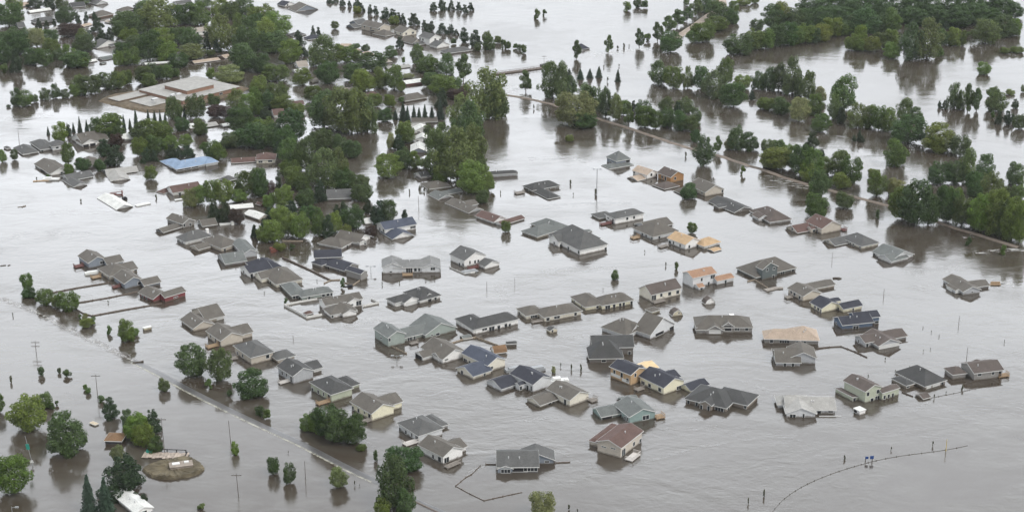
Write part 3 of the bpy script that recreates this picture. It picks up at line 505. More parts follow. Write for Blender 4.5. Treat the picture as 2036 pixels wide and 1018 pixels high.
for lab, rf, wl, wg, ft in [
    ("taupe gabled house with grey walls| near the top edge", 't', 's', "285 58 342 94 522 68 98 G L .4; 285 60 340 92 420 70 97 H R .3", ""),
    ("white house with black roof at the top edge,| left centre", 'k', 'w', "210 25 258 50 345 22 60 G L .4", "w 280 35 1"),
    ("slate blue gabled house,| left end of the far row", 'g', 's', "740 195 800 222 905 190 228 G R .4; 770 165 830 195 900 165 215 G R .4", ""),
    ("beige two storey house| in the far row", 't', 'b', "848 186 985 226 1088 196 264 G L .36; 988 240 1042 286 1132 270 292 H R .42", "w 880 205; w 930 212; w 985 215; g 940 248 4 .6"),
    ("cream gabled house| in the far row", 't', 'c', "1100 232 1175 262 1290 240 290 G L .42", ""),
    ("taupe roof leaning before the white two storey house|", 't', 't', "1188 300 1252 345 1330 310 352 G L .5", ""),
    ("white two storey house with grey roof| in the far row", 'g', 'w', "1298 282 1385 308 1482 288 362 G L .42; 1380 352 1442 368 1548 346 386 G L .4; 1260 330 1300 352 1385 340 362 G R .3", "w 1310 305; w 1335 312; w 1430 310; w 1480 310 1"),
    ("grey hip roofed house,| right end of the far row", 'g', 'w', "1476 390 1515 420 1724 384 430 H R .4", ""),
    ("grey roof behind the two small pines", 'g', 'g', "285 262 322 286 430 266 292 H R .36", ""),
    ("navy roof below the two small pines", 'k', 'l', "400 290 440 312 560 292 318 H R .4", ""),
    ("long tan roof edge above the middle trees", 's', 'b', "660 345 690 362 775 372 368 G R .3", ""),
    ("tan low roof left of the small round tree", 's', 'b', "775 385 810 404 870 392 410 H R .3", ""),
    ("second tan low roof, right of the small round tree", 's', 'w', "860 410 890 432 960 425 440 H R .3", ""),
    ("pinkish roof at the right of the middle trees", 'c', 'w', "1003 460 1022 490 1096 474 498 H R .5", ""),
    ("pale flat roofed house by the channel|", 'l', 'w', "1030 518 1065 542 1245 518 550 G R .2", ""),
    ("pale tan gabled house in the middle trees", 'c', 'w', "345 488 365 525 448 508 545 G R .5", ""),
    ("white house below the pale tan gabled house", 'w', 'w', "320 540 345 565 450 545 580 G R .3", ""),
    ("small cream house behind the round trees", 'c', 'c', "455 615 475 635 525 620 650 G R .4", ""),
    ("wide pale tan roof behind the big dark trees", 'c', 'w', "620 700 690 716 862 712 724 H R .3", ""),
    ("brown roof with pale chimney beside the big dark trees", 'b', 'h', "870 738 905 756 1005 742 762 H R .5", ""),
    ("dark red barn with white roof|", 'w', 'r', "1155 632 1205 656 1342 636 674 G R .25", ""),
    ("large taupe roof house above the row of blue spruces|", 't', 'b', "1150 752 1192 790 1372 748 802 H R .5", ""),
    ("brown roof at the left wood", 'b', 'w', "150 870 172 902 262 894 925 G R .5", ""),
    ("brown low roof higher in the left wood", 'b', 'b', "290 800 320 822 415 815 838 G R .4", ""),
    ("long taupe roof below the row of blue spruces|", 't', 'w', "1242 922 1246 955 1450 948 966 G R .3", ""),
    ("white small roof with taupe edge under the long taupe roof", 'l', 'w', "1245 965 1248 990 1360 980 1000 G R .3", "")]:
    H(lab, rf, wl, wg, ft, group=gf if '|' in lab else g4, vents=0)
T('02')
H("lone sunken dark blue roof beside a poplar| far out in the flood", 'k', 'w', "560 362 602 388 680 378 396 H R .5", "", vents=0)
# ---- school on its levee
T('00')
def island(name, pts, z, mat, label=None, cat=None, kind=None, slope=2.5, rough=.15):
    P = [at(*px(x, y))[:2] for x, y in pts]; n = len(P); Q = []
    for i in range(n):           # smooth outline
        a, b = P[i], P[(i + 1) % n]
        for k in range(6): Q.append(a + (b - a) * k / 6)
    Q = np.array(Q)
    for _ in range(3): Q = (np.roll(Q, 1, 0) + Q * 2 + np.roll(Q, -1, 0)) / 4
    c = Q.mean(0); mb = MB((c[0], c[1], 0)); rings = []
    for k, (f, zz) in enumerate(((1.03, -.8), (1.0, .02), (.97, z * .6), (.93, z), (.6, z * 1.02), (.25, z * 1.04))):
        rings.append([np.array((*(c + (q - c) * (f + G.normal() * .008)), zz + (G.normal() * rough * z * .3 if k > 1 else 0))) for q in Q])
    for r0, r1 in zip(rings, rings[1:]):
        for i in range(len(Q)): j = (i + 1) % len(Q); mb.face([r0[i], r0[j], r1[j], r1[i]])
    mb.face(rings[-1])
    o = mb.build(name, mat, loc=(c[0], c[1], 0)); tag(o, label, cat, kind=kind); return o
island('levee', [(755, 790), (850, 745), (1080, 715), (1500, 628), (1620, 618), (1800, 660), (1950, 690), (1900, 712), (1700, 780), (1450, 850), (1320, 872), (1150, 880), (1000, 852), (860, 818)], .9, M('earth'), kind='structure')
r_ = H("sprawling flat roofed brick school| ringed by an earth levee", 'l', 'h', "1075 722 1420 787 1872 695 832 F R; 838 765 925 788 1165 738 812 F R; 1010 760 1168 830 1345 785 850 F R ; 1272 683 1455 710 1672 668 785 F R", "w 1720 732 2 1; w 1210 838 2 .8; d 1102 832 2 1.5; d 912 797 1.6 1.2; w 1560 775 3 .8", name='school', cat='school', trim='t')
for x, y in ((1350, 745), (1385, 740), (1205, 778)):
    root, ws, org = r_; w = ws[0]; z = w['h'] + .14; c = at(*px(x, y), z)[:2]; mb = MB(org); mb.box(c, w['e'], w['w'], 1.6, 1., z - .3, z + .7); mb.build('roof_unit', M('vent'), root)
# ================================================================ water
def water_mat():
    m, n, l, b = new_mat('silty_flood_water')
    g = n.new("ShaderNodeNewGeometry")
    def noise(sc, sx, sy, det=3, dist=0., rotz=0.):
        mp_ = n.new("ShaderNodeMapping"); mp_.inputs['Scale'].default_value = (sx, sy, 1); mp_.inputs['Rotation'].default_value = (0, 0, rotz)
        a = n.new("ShaderNodeTexNoise"); a.inputs['Scale'].default_value = sc; a.inputs['Detail'].default_value = det; a.inputs['Distortion'].default_value = dist
        l(g.outputs['Position'], mp_.inputs[0]); l(mp_.outputs[0], a.inputs['Vector']); return a.outputs[0]
    def mr(x, a, b_, c, d):
        r = n.new("ShaderNodeMapRange"); r.inputs[1].default_value = a; r.inputs[2].default_value = b_; r.inputs[3].default_value = c; r.inputs[4].default_value = d
        l(x, r.inputs[0]); return r.outputs[0]
    def mth(op, x, y):
        q = n.new("ShaderNodeMath"); q.operation = op
        for i, k in enumerate((x, y)):
            if isinstance(k, (int, float)): q.inputs[i].default_value = k
            else: l(k, q.inputs[i])
        return q.outputs[0]
    big = noise(.012, 1, 1.3, 4, 1.2)                      # calm and wind ruffled areas
    streak = noise(.05, .7, 1.35, 7, 2.0, R(14))          # current streaks
    col = n.new("ShaderNodeMix"); col.data_type = 'RGBA'
    col.inputs[6].default_value = WCOL_A; col.inputs[7].default_value = WCOL_B
    l(mr(streak, .35, .65, 0, 1), col.inputs[0]); l(col.outputs[2], b.inputs['Base Color'])
    l(mr(mth('ADD', mth('MULTIPLY', big, .5), mth('MULTIPLY', streak, .5)), .40, .60, .04, .20), b.inputs['Roughness'])
    b.inputs['IOR'].default_value = 1.52; b.inputs['Specular IOR Level'].default_value = .5
    w1 = noise(.75, .9, 1.25, 4, .5, R(20)); w2 = noise(.13, .8, 1.25, 4, 1.4, R(-15)); 
    w3 = noise(.028, .7, 1.4, 3, 1.6, R(18)); h = mth('ADD', mth('ADD', mth('MULTIPLY', w1, .075), mth('MULTIPLY', w2, .17)), mth('MULTIPLY', w3, .42))
    bp = n.new("ShaderNodeBump"); bp.inputs['Distance'].default_value = 1.0
    sx = n.new("ShaderNodeSeparateXYZ"); l(g.outputs['Position'], sx.inputs[0])       # sheltered, calmer water on the near side of the road
    a_, b_ = at(290, 745)[:2], at(800, 975)[:2]; d_ = unit(b_ - a_); nx, ny = -d_[1], d_[0]; c0 = -(a_[0] * nx + a_[1] * ny)
    side = mth('ADD', mth('ADD', mth('MULTIPLY', sx.outputs[0], nx), mth('MULTIPLY', sx.outputs[1], ny)), c0)
    l(mth('MULTIPLY', mr(side, -6, 3, .4, 1), mr(mth('ADD', big, mth('MULTIPLY', streak, .6)), 0.6, 1.0, .12, .7)), bp.inputs['Strength']); l(h, bp.inputs['Height']); l(bp.outputs[0], b.inputs['Normal'])
    return m
WCOL_A = (.060, .047, .035, 1); WCOL_B = (.082, .071, .057, 1)
mb = MB(); mb.face([(-6000, -3000, 0), (6000, -3000, 0), (6000, 12000, 0), (-6000, 12000, 0)])
o = mb.build('flood_water', water_mat()); tag(o, None, None, kind='structure')
mb = MB(); mb.face([(-6000, -3000, -4), (6000, -3000, -4), (6000, 12000, -4), (-6000, 12000, -4)])
o = mb.build('ground', M('earth')); tag(o, None, None, kind='structure')
def full_line(*segs):
    out_ = []
    for k, pts in segs:
        T(k)
        for x, y in pts: out_.append(at(*px(x, y))[:2])
    return out_
def smooth(P, step=4.0):
    P = [np.array(p, float) for p in P]; Q = []
    for a, b in zip(P, P[1:]):
        n_ = max(1, int(np.linalg.norm(b - a) / step))
        for i in range(n_): Q.append(a + (b - a) * i / n_)
    Q.append(P[-1]); Q = np.array(Q)
    for _ in range(4): Q[1:-1] = (Q[:-2] + 2 * Q[1:-1] + Q[2:]) / 4
    return Q
def ribbon(name, P, prof, mat, jit=0., **kw):
    """prof: list of (offset, z) across the line"""
    Q = smooth(P); mb = MB((Q[0][0], Q[0][1], 0)); rows = []
    for i, q in enumerate(Q):
        d = unit(Q[min(i + 1, len(Q) - 1)] - Q[max(i - 1, 0)]); nn = np.array((-d[1], d[0])); j = G.normal() * jit
        rows.append([np.array((*(q + nn * (o_ + j * .6)), z + (abs(G.normal()) * jit * .12 if z > .02 else 0))) for o_, z in prof])
    for a, b in zip(rows, rows[1:]):
        for k in range(len(prof) - 1): mb.face([a[k + 1], a[k], b[k], b[k + 1]])
    o = mb.build(name, mat, loc=(Q[0][0], Q[0][1], 0)); tag(o, kw.get('label'), kw.get('cat'), kind=kw.get('kind')); return o
def patchy(name, col, thr, sc, rough=.6, ramp=.12, amax=1., sx=1., sy=1., rotz=0.):
    m, n, l, b = new_mat(name); b.inputs['Base Color'].default_value = (*col, 1); b.inputs['Roughness'].default_value = rough
    g = n.new("ShaderNodeNewGeometry"); mp_ = n.new("ShaderNodeMapping"); mp_.inputs['Scale'].default_value = (sx, sy, 1); mp_.inputs['Rotation'].default_value = (0, 0, rotz)
    a = n.new("ShaderNodeTexNoise"); a.inputs['Scale'].default_value = sc; a.inputs['Detail'].default_value = 6; a.inputs['Distortion'].default_value = .8
    r = n.new("ShaderNodeMapRange"); r.inputs[1].default_value = thr; r.inputs[2].default_value = thr + ramp; r.inputs[4].default_value = amax
    l(g.outputs['Position'], mp_.inputs[0]); l(mp_.outputs[0], a.inputs['Vector']); l(a.outputs[0], r.inputs[0]); l(r.outputs[0], b.inputs['Alpha']); return m
road_line = full_line(('20', [(1040, 890), (1290, 1010)]), ('30', [(1240, 55), (1420, 152), (1720, 300), (2036, 448)]), ('31', [(400, 532), (700, 700), (900, 785), (1180, 932), (1430, 1040)]))
ribbon('road', road_line, [(-1.1, .006), (-.8, .03), (.8, .03), (1.1, .006)], surf('wet_asphalt', (.105, .102, .10), .3, .3, .12, 1.2), kind='structure')
early = full_line(('20', [(0, 405), (290, 512), (540, 650), (780, 762), (1040, 890)]))
ribbon('road', early, [(-1.6, .006), (1.6, .006)], patchy('submerged_road_trace', (.30, .28, .26), .42, .5, .5, .25, .65), kind='structure')
foam_m = patchy('foam', (.62, .60, .50), .30, .5, .8, .4, .75)
o = ribbon('foam', road_line[:-2], [(-1.7, .042), (-1.05, .042)], foam_m, .03, kind='stuff')
o = ribbon('foam', early, [(-.5, .012), (.5, .012)], patchy('thin_foam', (.62, .61, .58), .44, .8, .8, .25, .7), .2, kind='stuff')
T('31')
ribbon('gravel_edge', full_line(('31', [(1150, 900), (1290, 960), (1440, 1035)])), [(-1.5, .05), (-1.2, .22), (-.8, .05)], M('fence'), kind='structure')
emb = [full_line(('02', [(30, 745), (160, 765), (320, 795), (420, 830), (560, 872), (700, 912), (880, 970), (1000, 1008)]), ('12', [(1040, 45), (1250, 112), (1480, 188), (1650, 228), (1850, 292), (2000, 335)])),
       full_line(('12', [(2000, 335)]), ('13', [(110, 382), (300, 450), (500, 502), (740, 562), (900, 606), (1010, 636), (1180, 690), (1340, 742), (1600, 828), (1760, 870), (1900, 912), (1990, 950)]))]
for i, e in enumerate(emb):
    ribbon('embankment', e, [(-1.7, -.3), (-.9, .16), (0, .24), (.9, .16), (1.7, -.3)], surf('muddy_embankment', (.20, .165, .135), .9, .35, .25, 1.5), .55, kind='structure')
e = full_line(('02', [(1340, 300), (1400, 265), (1480, 212), (1560, 155), (1640, 95), (1720, 50), (1700, -10), (1690, -60)]))
ribbon('dirt_road', e, [(-3, -.3), (-2, .3), (2, .3), (3, -.3)], surf('dirt_track', (.36, .30, .25), .9, .2, .3), .2, kind='structure')
# rapids and current foam
def foam_line(k, pts, wd, mat, z):
    ribbon('foam', full_line((k, pts)), [(-wd, z), (wd, z)], mat, .5, kind='stuff')
rap = patchy('rapids_foam', (.80, .80, .77), .50, .5, .8, .22, .7, .5, 1.4); thin = patchy('current_foam', (.60, .59, .58), .50, .4, .7, .3, .28, .5, 1.4)
Z = iter([.008 + .002 * i for i in range(60)])
for k, pts, wd, mt in [('02', [(-30, 690), (60, 690), (130, 700)], 7, rap), ('02', [(100, 745), (200, 765), (330, 800)], 2, rap), ('02', [(520, 375), (640, 400), (760, 430), (900, 405), (1140, 385)], 3, rap), ('02', [(600, 450), (700, 450), (820, 430)], 2.5, rap), ('02', [(280, 455), (560, 470)], 1.6, thin),
                       ('12', [(860, 10), (1020, 55), (1250, 125)], 1.5, thin), ('13', [(0, 395), (150, 430), (360, 492)], 3, rap), ('13', [(740, 590), (860, 680), (1010, 690)], 2.5, thin), ('13', [(1230, 760), (1400, 730), (1480, 760)], 1.5, thin), ('13', [(1560, 870), (1680, 855)], 1.2, rap), ('13', [(1650, 985), (1850, 972), (2036, 965)], 1.6, rap),
                       ('23', [(1700, 60), (1850, 30), (2036, 25)], 1.6, thin), ('23', [(1860, 270), (1980, 300)], 2.5, rap), ('23', [(1180, 330), (1300, 320), (1420, 310)], 2.5, thin), ('23', [(1150, 220), (1260, 190), (1420, 160), (1600, 170)], 3, thin),
                       ('32', [(1100, 225), (1300, 300), (1480, 375), (1580, 400), (1700, 465)], 1.2, thin), ('32', [(1100, 410), (1540, 408)], 1., thin), ('32', [(1000, 655), (1350, 570), (1760, 485)], .9, thin), ('32', [(400, 570), (560, 650), (720, 712)], .9, thin), ('32', [(130, 360), (300, 340), (430, 325)], .9, thin), ('32', [(400, 810), (640, 760)], .8, thin),
                       ('31', [(800, 470), (900, 560), (930, 600)], .8, thin), ('31', [(1560, 750), (1690, 680)], .7, thin), ('20', [(1180, 640), (1320, 600), (1400, 560)], 1.5, thin), ('10', [(380, 690), (640, 660), (900, 670), (1180, 690)], 4, thin), ('10', [(1040, 640), (1200, 630), (1350, 640)], 2.5, thin),
                       ('10', [(100, 850), (400, 830), (700, 860)], 3, thin), ('12', [(300, 640), (700, 600), (1000, 600)], 2.5, thin), ('12', [(200, 260), (500, 250), (760, 270)], 3, thin), ('11', [(1400, 850), (1700, 830), (1950, 850)], 3, thin), ('21', [(500, 640), (800, 600), (1000, 560)], 2.5, thin), ('22', [(300, 200), (600, 170), (900, 180)], 3, thin),
                       ('22', [(200, 720), (500, 690), (640, 700)], 1.2, thin), ('33', [(0, 60), (150, 110), (230, 160)], 1.2, thin), ('33', [(1200, 290), (1300, 250), (1350, 220)], .8, thin), ('21', [(1900, 300), (2000, 420), (2030, 470)], 2, thin), ('00', [(60, 940), (250, 890), (420, 900)], 5, thin)]:
    foam_line(k, pts, wd, mt, next(Z))
# ---- island at lower left
T('30')
island('sand_island', [(1030, 712), (1060, 690), (1160, 655), (1260, 640), (1340, 620), (1420, 635), (1500, 700), (1460, 735), (1380, 765), (1260, 782), (1130, 775), (1060, 745)], .85, surf('island_sand', (.125, .105, .068), .95, .45, .35, 3), slope=1, rough=.4, kind='structure')
def slabbox(name, k, x, y, z0, z1, wd, dp, ang, mat, label, cat):
    T(k); c = at(*px(x, y), z0 if z0 > 0 else 0)[:2]; e = np.array((math.cos(ang), math.sin(ang))); w = np.array((-e[1], e[0]))
    r = empty(name, (c[0], c[1], 0)); tag(r, label, cat); return r, c, e, w, (c[0], c[1], 0)
r, c, e, w, og = slabbox('cabin_ruin', '30', 1318, 672, 1.3, 2, 5, 2, R(16), None, 'flat concrete vault with white hatches on top of the sand island', 'concrete vault')
mb = MB(og); mb.box(c, e, w, 2.9, 1.4, .6, 1.45); mb.box(c, e, w, 3.1, 1.6, 1.453, 1.6); mb.build('concrete_box', surf('concrete_tan', (.30, .255, .215), .9, .2, .8), r)
mb = MB(og); mb.box(c + e * -1.3 + w * .3, e, w, 1.0, .6, 1.602, 1.8); mb.box(c + e * 1.5 + w * .5, e, w, .6, .45, 1.602, 1.9); mb.build('hatch', M('trim'), r)
r, c, e, w, og = slabbox('boat_dock', '30', 1205, 612, 0, 1, 8, 3, R(-4), None, 'pale broken wooden dock with dark frame behind the sand island', 'dock')
mb = MB(og)
for i in range(13): mb.box(c + e * (i - 6) * .95 + w * math.sin(i * 1.7) * .12, e, w, .43, 1.7 + .2 * math.sin(i * 2.3), .25, .42)
mb.build('plank_deck', surf('pale_plank', (.44, .37, .31), .85, .3, 1), r)
mb = MB(og)
for i in range(5): mb.box(c + e * (i - 2) * 2.6 + w * 1.9, e, w, .12, .12, -.5, 1.2)
mb.box(c + w * 1.9, e, w, 5.3, .1, 1.1, 1.25); mb.box(c + e * 5.6, e, w, .1, 1.8, .6, .8); mb.build('frame', M('dark'), r)
r, c, e, w, og = slabbox('utility_cabinet', '30', 1090, 590, 0, 1, 1, 1, 0, None, 'small green cabinet box left of the broken dock', 'cabinet')
mb = MB(og); mb.box(c, e, w, .8, .5, -.3, .85); mb.build('housing', M('green'), r); mb = MB(og); mb.box(c, e, w, .9, .6, .853, .95); mb.build('lid', M('green'), r)
# ================================================================ poles
def pole(k, x, yt, yb, kind, label, cat='utility pole', lean=0., heads=0, mat='pole', rad=.11):
    T(k); b = at(*px(x, yb)); h = height_at(b[1], px(x, yt)[1]); r = empty(kind, b); tag(r, label, cat)
    top = np.array((lean * h, 0, h)); mb = MB(); mb.tube((0, 0, -1), top, rad, rad * .6); mb.build('mast', M(mat), r)
    if kind == 'utility_pole' and heads >= 1:
        for i in range(heads):
            mb = MB(); t = h - .5 - i * 1.3; mb.tube((lean * t - 1.3, -.1, t), (lean * t + 1.3, -.1, t), .09, .09); mb.build('crossarm', M(mat), r)
            mb = MB()
            mb.tube((lean * t - 1.15, -.1, t + .34), (lean * t + 1.15, -.1, t + .34), .015, .015, 4)
            for s in (-1.15, -.4, .4, 1.15): mb.tube((lean * t + s, -.1, t + .05), (lean * t + s, -.1, t + .4), .06, .05)
            mb.build('insulator_row', M('metal'), r)
    if kind == 'light_pole':
        for s in ((-1, 1) if heads == 2 else (1,)):
            mb = MB(); mb.tube(top + (0, 0, -.4), top + (s * 1.0, 0, -.15), .06, .05); mb.build('arm', M('metal'), r)
            mb = MB(); mb.box(top[:2] + (s * 1.35, 0), (1, 0), (0, 1), .45, .25, h - .35, h - .05); mb.build('lamp_head', M('metal'), r)
    return r
pole('12', 730, 335, 545, 'light_pole', 'tall slim lamp pole standing in open water left of the dark slate house', 'lamp pole', heads=2, mat='metal', rad=.22)
pole('20', 282, 735, 835, 'utility_pole', 'short utility pole with crossarms in the water left of the lone sparse tree', heads=2, lean=.02)
pole('30', 711, 15, 180, 'utility_pole', 'utility pole with one crossarm above the small dark pine at lower left', heads=1)
pole('30', 1200, 330, 590, 'utility_pole', 'tallest utility pole with transformers, beside the sand island dock', heads=1, lean=-.02)
pole('30', 1682, 350, 525, 'utility_pole', 'bare leaning pole right of the sand island', lean=-.04)
pole('30', 1738, 735, 905, 'utility_pole', 'utility pole with crossarm below right of the sand island', heads=1, lean=-.04)
pole('31', 393, 645, 775, 'utility_pole', 'short bare pole by the two saplings under the road', heads=0)
pole('30', 92, 975, 1030, 'light_pole', 'curved white street lamp at the bottom left corner', 'street lamp', heads=1, mat='metal', lean=-.05, rad=.1)
pole('11', 1303, 545, 640, 'utility_pole', 'thin leaning pole between the pine and the sunken roofs', lean=-.03)
pole('10', 150, 30, 135, 'utility_pole', 'thin mast behind the long lilac grey house', lean=0)
pole('21', 325, 690, 725, 'utility_pole', 'stub of a pole in the water left of the sage green house')
pole('21', 1832, 275, 335, 'utility_pole', 'thin pole in the water under the white house with red deck')
pole('21', 930, 150, 205, 'light_pole', 'short lamp pole right of the grey boarded wings', 'street lamp', heads=2, mat='metal')
pole('21', 1132, 845, 895, 'light_pole', 'short lamp pole in front of the sage green house', 'street lamp', heads=2, mat='metal')
pole('22', 93, 243, 300, 'utility_pole', 'lone leaning stick in open water right of the twin gabled house', lean=-.05, rad=.08)
pole('23', 943, 328, 392, 'utility_pole', 'thin pole in open water right of the cream house with navy roof', rad=.1)
pole('23', 1528, 538, 608, 'utility_pole', 'thin pole in open water below the lone grey house', rad=.1)
pole('23', 1590, 782, 865, 'utility_pole', 'thin pole behind the brown grey house with tan deck', rad=.1)
pole('23', 542, 45, 105, 'utility_pole', 'thin pole in the current left of the slate roofed house', rad=.08)
pole('02', 320, 435, 490, 'utility_pole', 'pole with crossarm on the little pump house by the footbridge', heads=1)
pole('00', 1645, 20, 170, 'utility_pole', 'pale pole between the tall trees at top left', mat='metal')
pole('11', 110, 358, 420, 'utility_pole', 'dark stub of a pole at the left of the wood', rad=.2)
pole('33', 1467, 487, 572, 'foul_pole', 'yellow foul pole on the curved outfield fence', 'foul pole', mat='yellow', rad=.12)
r = pole('30', 240, 460, 680, 'sign_pole', 'leaning pole with green and white sign under the left tree', 'sign pole', lean=-.0, mat='metal', rad=.1)
for zz, c_ in ((5.0, 'green'), (1.0, 'trim')):
    mb = MB(); mb.box((0, -.15), (1, 0), (0, 1), .45, .05, zz, zz + (1.6 if c_ == 'green' else .7)); mb.build('sign_panel', M(c_), r)
r.rotation_euler = (0, R(-8), 0)
T('33'); b = at(*px(905, 652)); r = empty('park_sign', b); tag(r, 'small blue sign on two posts at the curved outfield fence', 'sign')
for s in (-.9, .9):
    mb = MB(); mb.box((s, 0), (1, 0), (0, 1), .1, .1, -.8, 1.6); mb.build('post', M('pole'), r)
mb = MB(); mb.box((-.6, -.12), (1, 0), (0, 1), .42, .08, 1.0, 1.7); mb.box((.75, -.12), (1, .2), (-.2, 1), .5, .08, 1.0, 1.9); mb.build('panel', M('blue'), r)
# ================================================================ fences
def fence(segs, mat, label, hgt=.38, thick=.09, post=2.6, cat='fence', name='fence'):
    P = full_line(*segs); c = P[0]; r = empty(name, (c[0], c[1], 0)); tag(r, label, cat); mb = MB((c[0], c[1], 0)); pb = []
    Q = smooth(P, 2.2) if len(P) > 10 else P
    for i, (a, b) in enumerate(zip(Q, Q[1:])):
        L_ = np.linalg.norm(b - a); d = unit(b - a); n_ = np.array((-d[1], d[0])); k = max(1, int(L_ / 4))
        for q in range(k):
            hj = hgt * G.uniform(.85, 1.1); mb.box(a + (b - a) * (q + .5) / k, d, n_, L_ / k / 2, thick / 2, -.5, hj)
        for q in range(max(1, int(L_ / post))): pb.append((a + d * q * post, d, n_))
    mb.build('panel', M(mat), r)
    pb = pb[::max(1, len(pb) // 40 + (1 if len(pb) > 40 else 0))]; first = None
    for p, d, n_ in pb:
        if first is None:
            m2 = MB(); m2.box((0, 0), (1, 0), (0, 1), .09, .09, -.6, hgt + .16); first = m2.build('post', M(mat), r); o2 = first
        else: o2 = first.copy(); C.objects.link(o2)
        o2.location = (p[0] - c[0], p[1] - c[1], 0); o2.rotation_euler = (0, 0, math.atan2(d[1], d[0]))
fence([('20', [(385, 366), (600, 325), (850, 285)])], 'fence', 'brown fence line running to the slate sided house, upper of three', .35, .2)
fence([('20', [(600, 442), (850, 400), (1070, 355)])], 'fence', 'brown fence line running to the dark red house, middle of three', .35, .2)
fence([('20', [(722, 541), (1000, 490), (1260, 446)])], 'fence', 'brown fence line ending below the dark red house, lowest of three', .35, .2)
fence([('20', [(590, 485), (640, 520), (722, 545)])], 'fence', 'short dark fence by the pale shrub at left')
fence([('21', [(240, 90), (430, 175), (612, 264)])], 'fence', 'long dark fence left of the grey boarded wings', .5, .3)
fence([('21', [(565, 290), (615, 266), (690, 262)])], 'fencet', 'short pale fence below the long dark fence')
fence([('21', [(725, 285), (790, 305), (905, 225)])], 'fencet', 'pale fence in front of the greige frontal wing')
fence([('21', [(254, 462), (380, 436), (512, 414)])], 'fencew', 'white fence along the back of the white fenced yard', .7)
fence([('21', [(256, 466), (340, 510), (430, 560), (550, 538)])], 'fencew', 'white fence along the front of the white fenced yard', .8)
fence([('21', [(868, 470), (990, 445), (930, 415)])], 'fencew', 'white fence right of the white fenced house', .7)
fence([('21', [(1545, 168), (1600, 192), (1662, 218), (1740, 205)])], 'fencew', 'white fence in front of the white house with red deck', .5)
fence([('21', [(1070, 770), (1130, 800), (1210, 838)])], 'fencet', 'tan fence in front of the sage green house', .5)
fence([('21', [(1550, 758), (1640, 730), (1745, 712), (1850, 750), (1920, 775)])], 'fencet', 'tan fence around the yard behind the steel blue roofed house', .5)
fence([('21', [(1600, 630), (1680, 655), (1740, 700)])], 'fence', 'brown fence beside the dark hip roofed white house', .5)
fence([('23', [(432, 795), (520, 786), (610, 780), (720, 822), (815, 866)])], 'fence', 'dark bent fence right of the grey house with broad front gable', .35)
fence([('22', [(1905, 275), (1960, 262), (2020, 300), (2060, 325)])], 'fencet', 'tan fence corner under the large dark green house', .4)
fence([('31', [(1665, 682), (1600, 745), (1560, 765), (1485, 828), (1590, 885), (1692, 934), (1830, 903), (1970, 873)])], 'fence', 'dark bent fence in front of the slate blue house', .16, .12)
fence([('31', [(1705, 671), (1785, 672)])], 'fence', 'short fence stub left of the slate blue house', .3)
fence([('32', [(382, 660), (490, 655)])], 'fence', 'short fence stub right of the slate blue house', .3)
fence([('33', [(190, 1035), (215, 990), (250, 945), (330, 885), (410, 835), (500, 790), (620, 740), (705, 712), (800, 684), (900, 656), (1000, 630), (1100, 611), (1200, 597), (1300, 585), (1465, 571), (1550, 553), (1625, 533)])], 'fencel', 'long curved outfield fence at the bottom right', .10, .07, 3.2)
fence([('33', [(1148, 146), (1180, 160), (1228, 178)])], 'fence', 'short fence left of the sunken brown shed', .3)
fence([('33', [(1360, 186), (1470, 165), (1590, 140), (1700, 112)])], 'fencel', 'faint fence line right of the sunken brown shed', .1)
fence([('11', [(245, 902), (400, 902)])], 'fencet', 'pale fence at the foot of the wood', .5)
# footbridge over the channel
P = full_line(('01', [(1880, 586)]), ('02', [(60, 568), (200, 550), (300, 535)])); c = P[0]; r = empty('footbridge', (c[0], c[1], 0)); tag(r, 'long thin dark footbridge crossing the channel at top centre', 'bridge')
mb = MB((c[0], c[1], 0)); rb = MB((c[0], c[1], 0))
for a, b in zip(P, P[1:]):
    d = unit(b - a); n_ = np.array((-d[1], d[0])); m_ = (a + b) / 2; hl = np.linalg.norm(b - a) / 2; mb.box(m_, d, n_, hl, 1.2, .15, .45)
    for s in (-1.15, 1.15): rb.box(m_ + n_ * s, d, n_, hl, .06, 1.2, 1.35)
    for q in range(int(hl)): 
        for s in (-1.15, 1.15): rb.box(a + d * q * 2 + n_ * s, d, n_, .06, .06, .45, 1.2)
mb.build('walkway', M('fence'), r); rb.build('railing', M('fence'), r)
T('02')
H("little dark pump house at the end of the footbridge", 'd', 'd', "283 498 310 512 372 500 525 G R .25", "", name='shed', cat='pump house', vents=0)
# debris
def debris(k, x, y, name, label, cat, boxes, mat, ang=.3):
    T(k); b = at(*px(x, y)); mb = MB()
    for cx, cy, hx, hy, z0, z1, a in boxes:
        e = np.array((math.cos(ang + a), math.sin(ang + a))); mb.box((cx, cy), e, (-e[1], e[0]), hx, hy, z0, z1)
    o = mb.build(name, M(mat), loc=b); tag(o, label, cat); return o
debris('10', 905, 542, 'tipped_trailer', 'rusty red tipped trailer frame behind the drowned white warehouse', 'trailer', [(-1.8, 0, 2, .12, .5, .8, 0), (0, 1, 2.6, .1, .9, 1.1, .1), (2.4, 0, .2, 1.2, 0, 1.7, 0), (.8, -.6, 1.6, .12, .1, .7, -.3)], 'rust')
debris('10', 1112, 617, 'drifting_board', 'white panel adrift right of the drowned white warehouse', 'panel', [(0, 0, 3, 1.0, .05, .35, .35), (-.3, .2, 2, .5, .352, .5, .35)], 'trim')
debris('10', 400, 422, 'boat', 'white boat adrift below the house with open carport', 'boat', [(0, 0, 3.4, 1.1, .1, .6, -.3), (-1, 0, 1.2, .8, .6, 1.1, -.3)], 'trim')
debris('10', 320, 432, 'floating_boards', 'tan boards adrift below the house with open carport', 'boards', [(0, 0, 3.2, .7, .03, .2, -.1), (1, .8, 1.5, .3, .05, .25, .4)], 'wood')
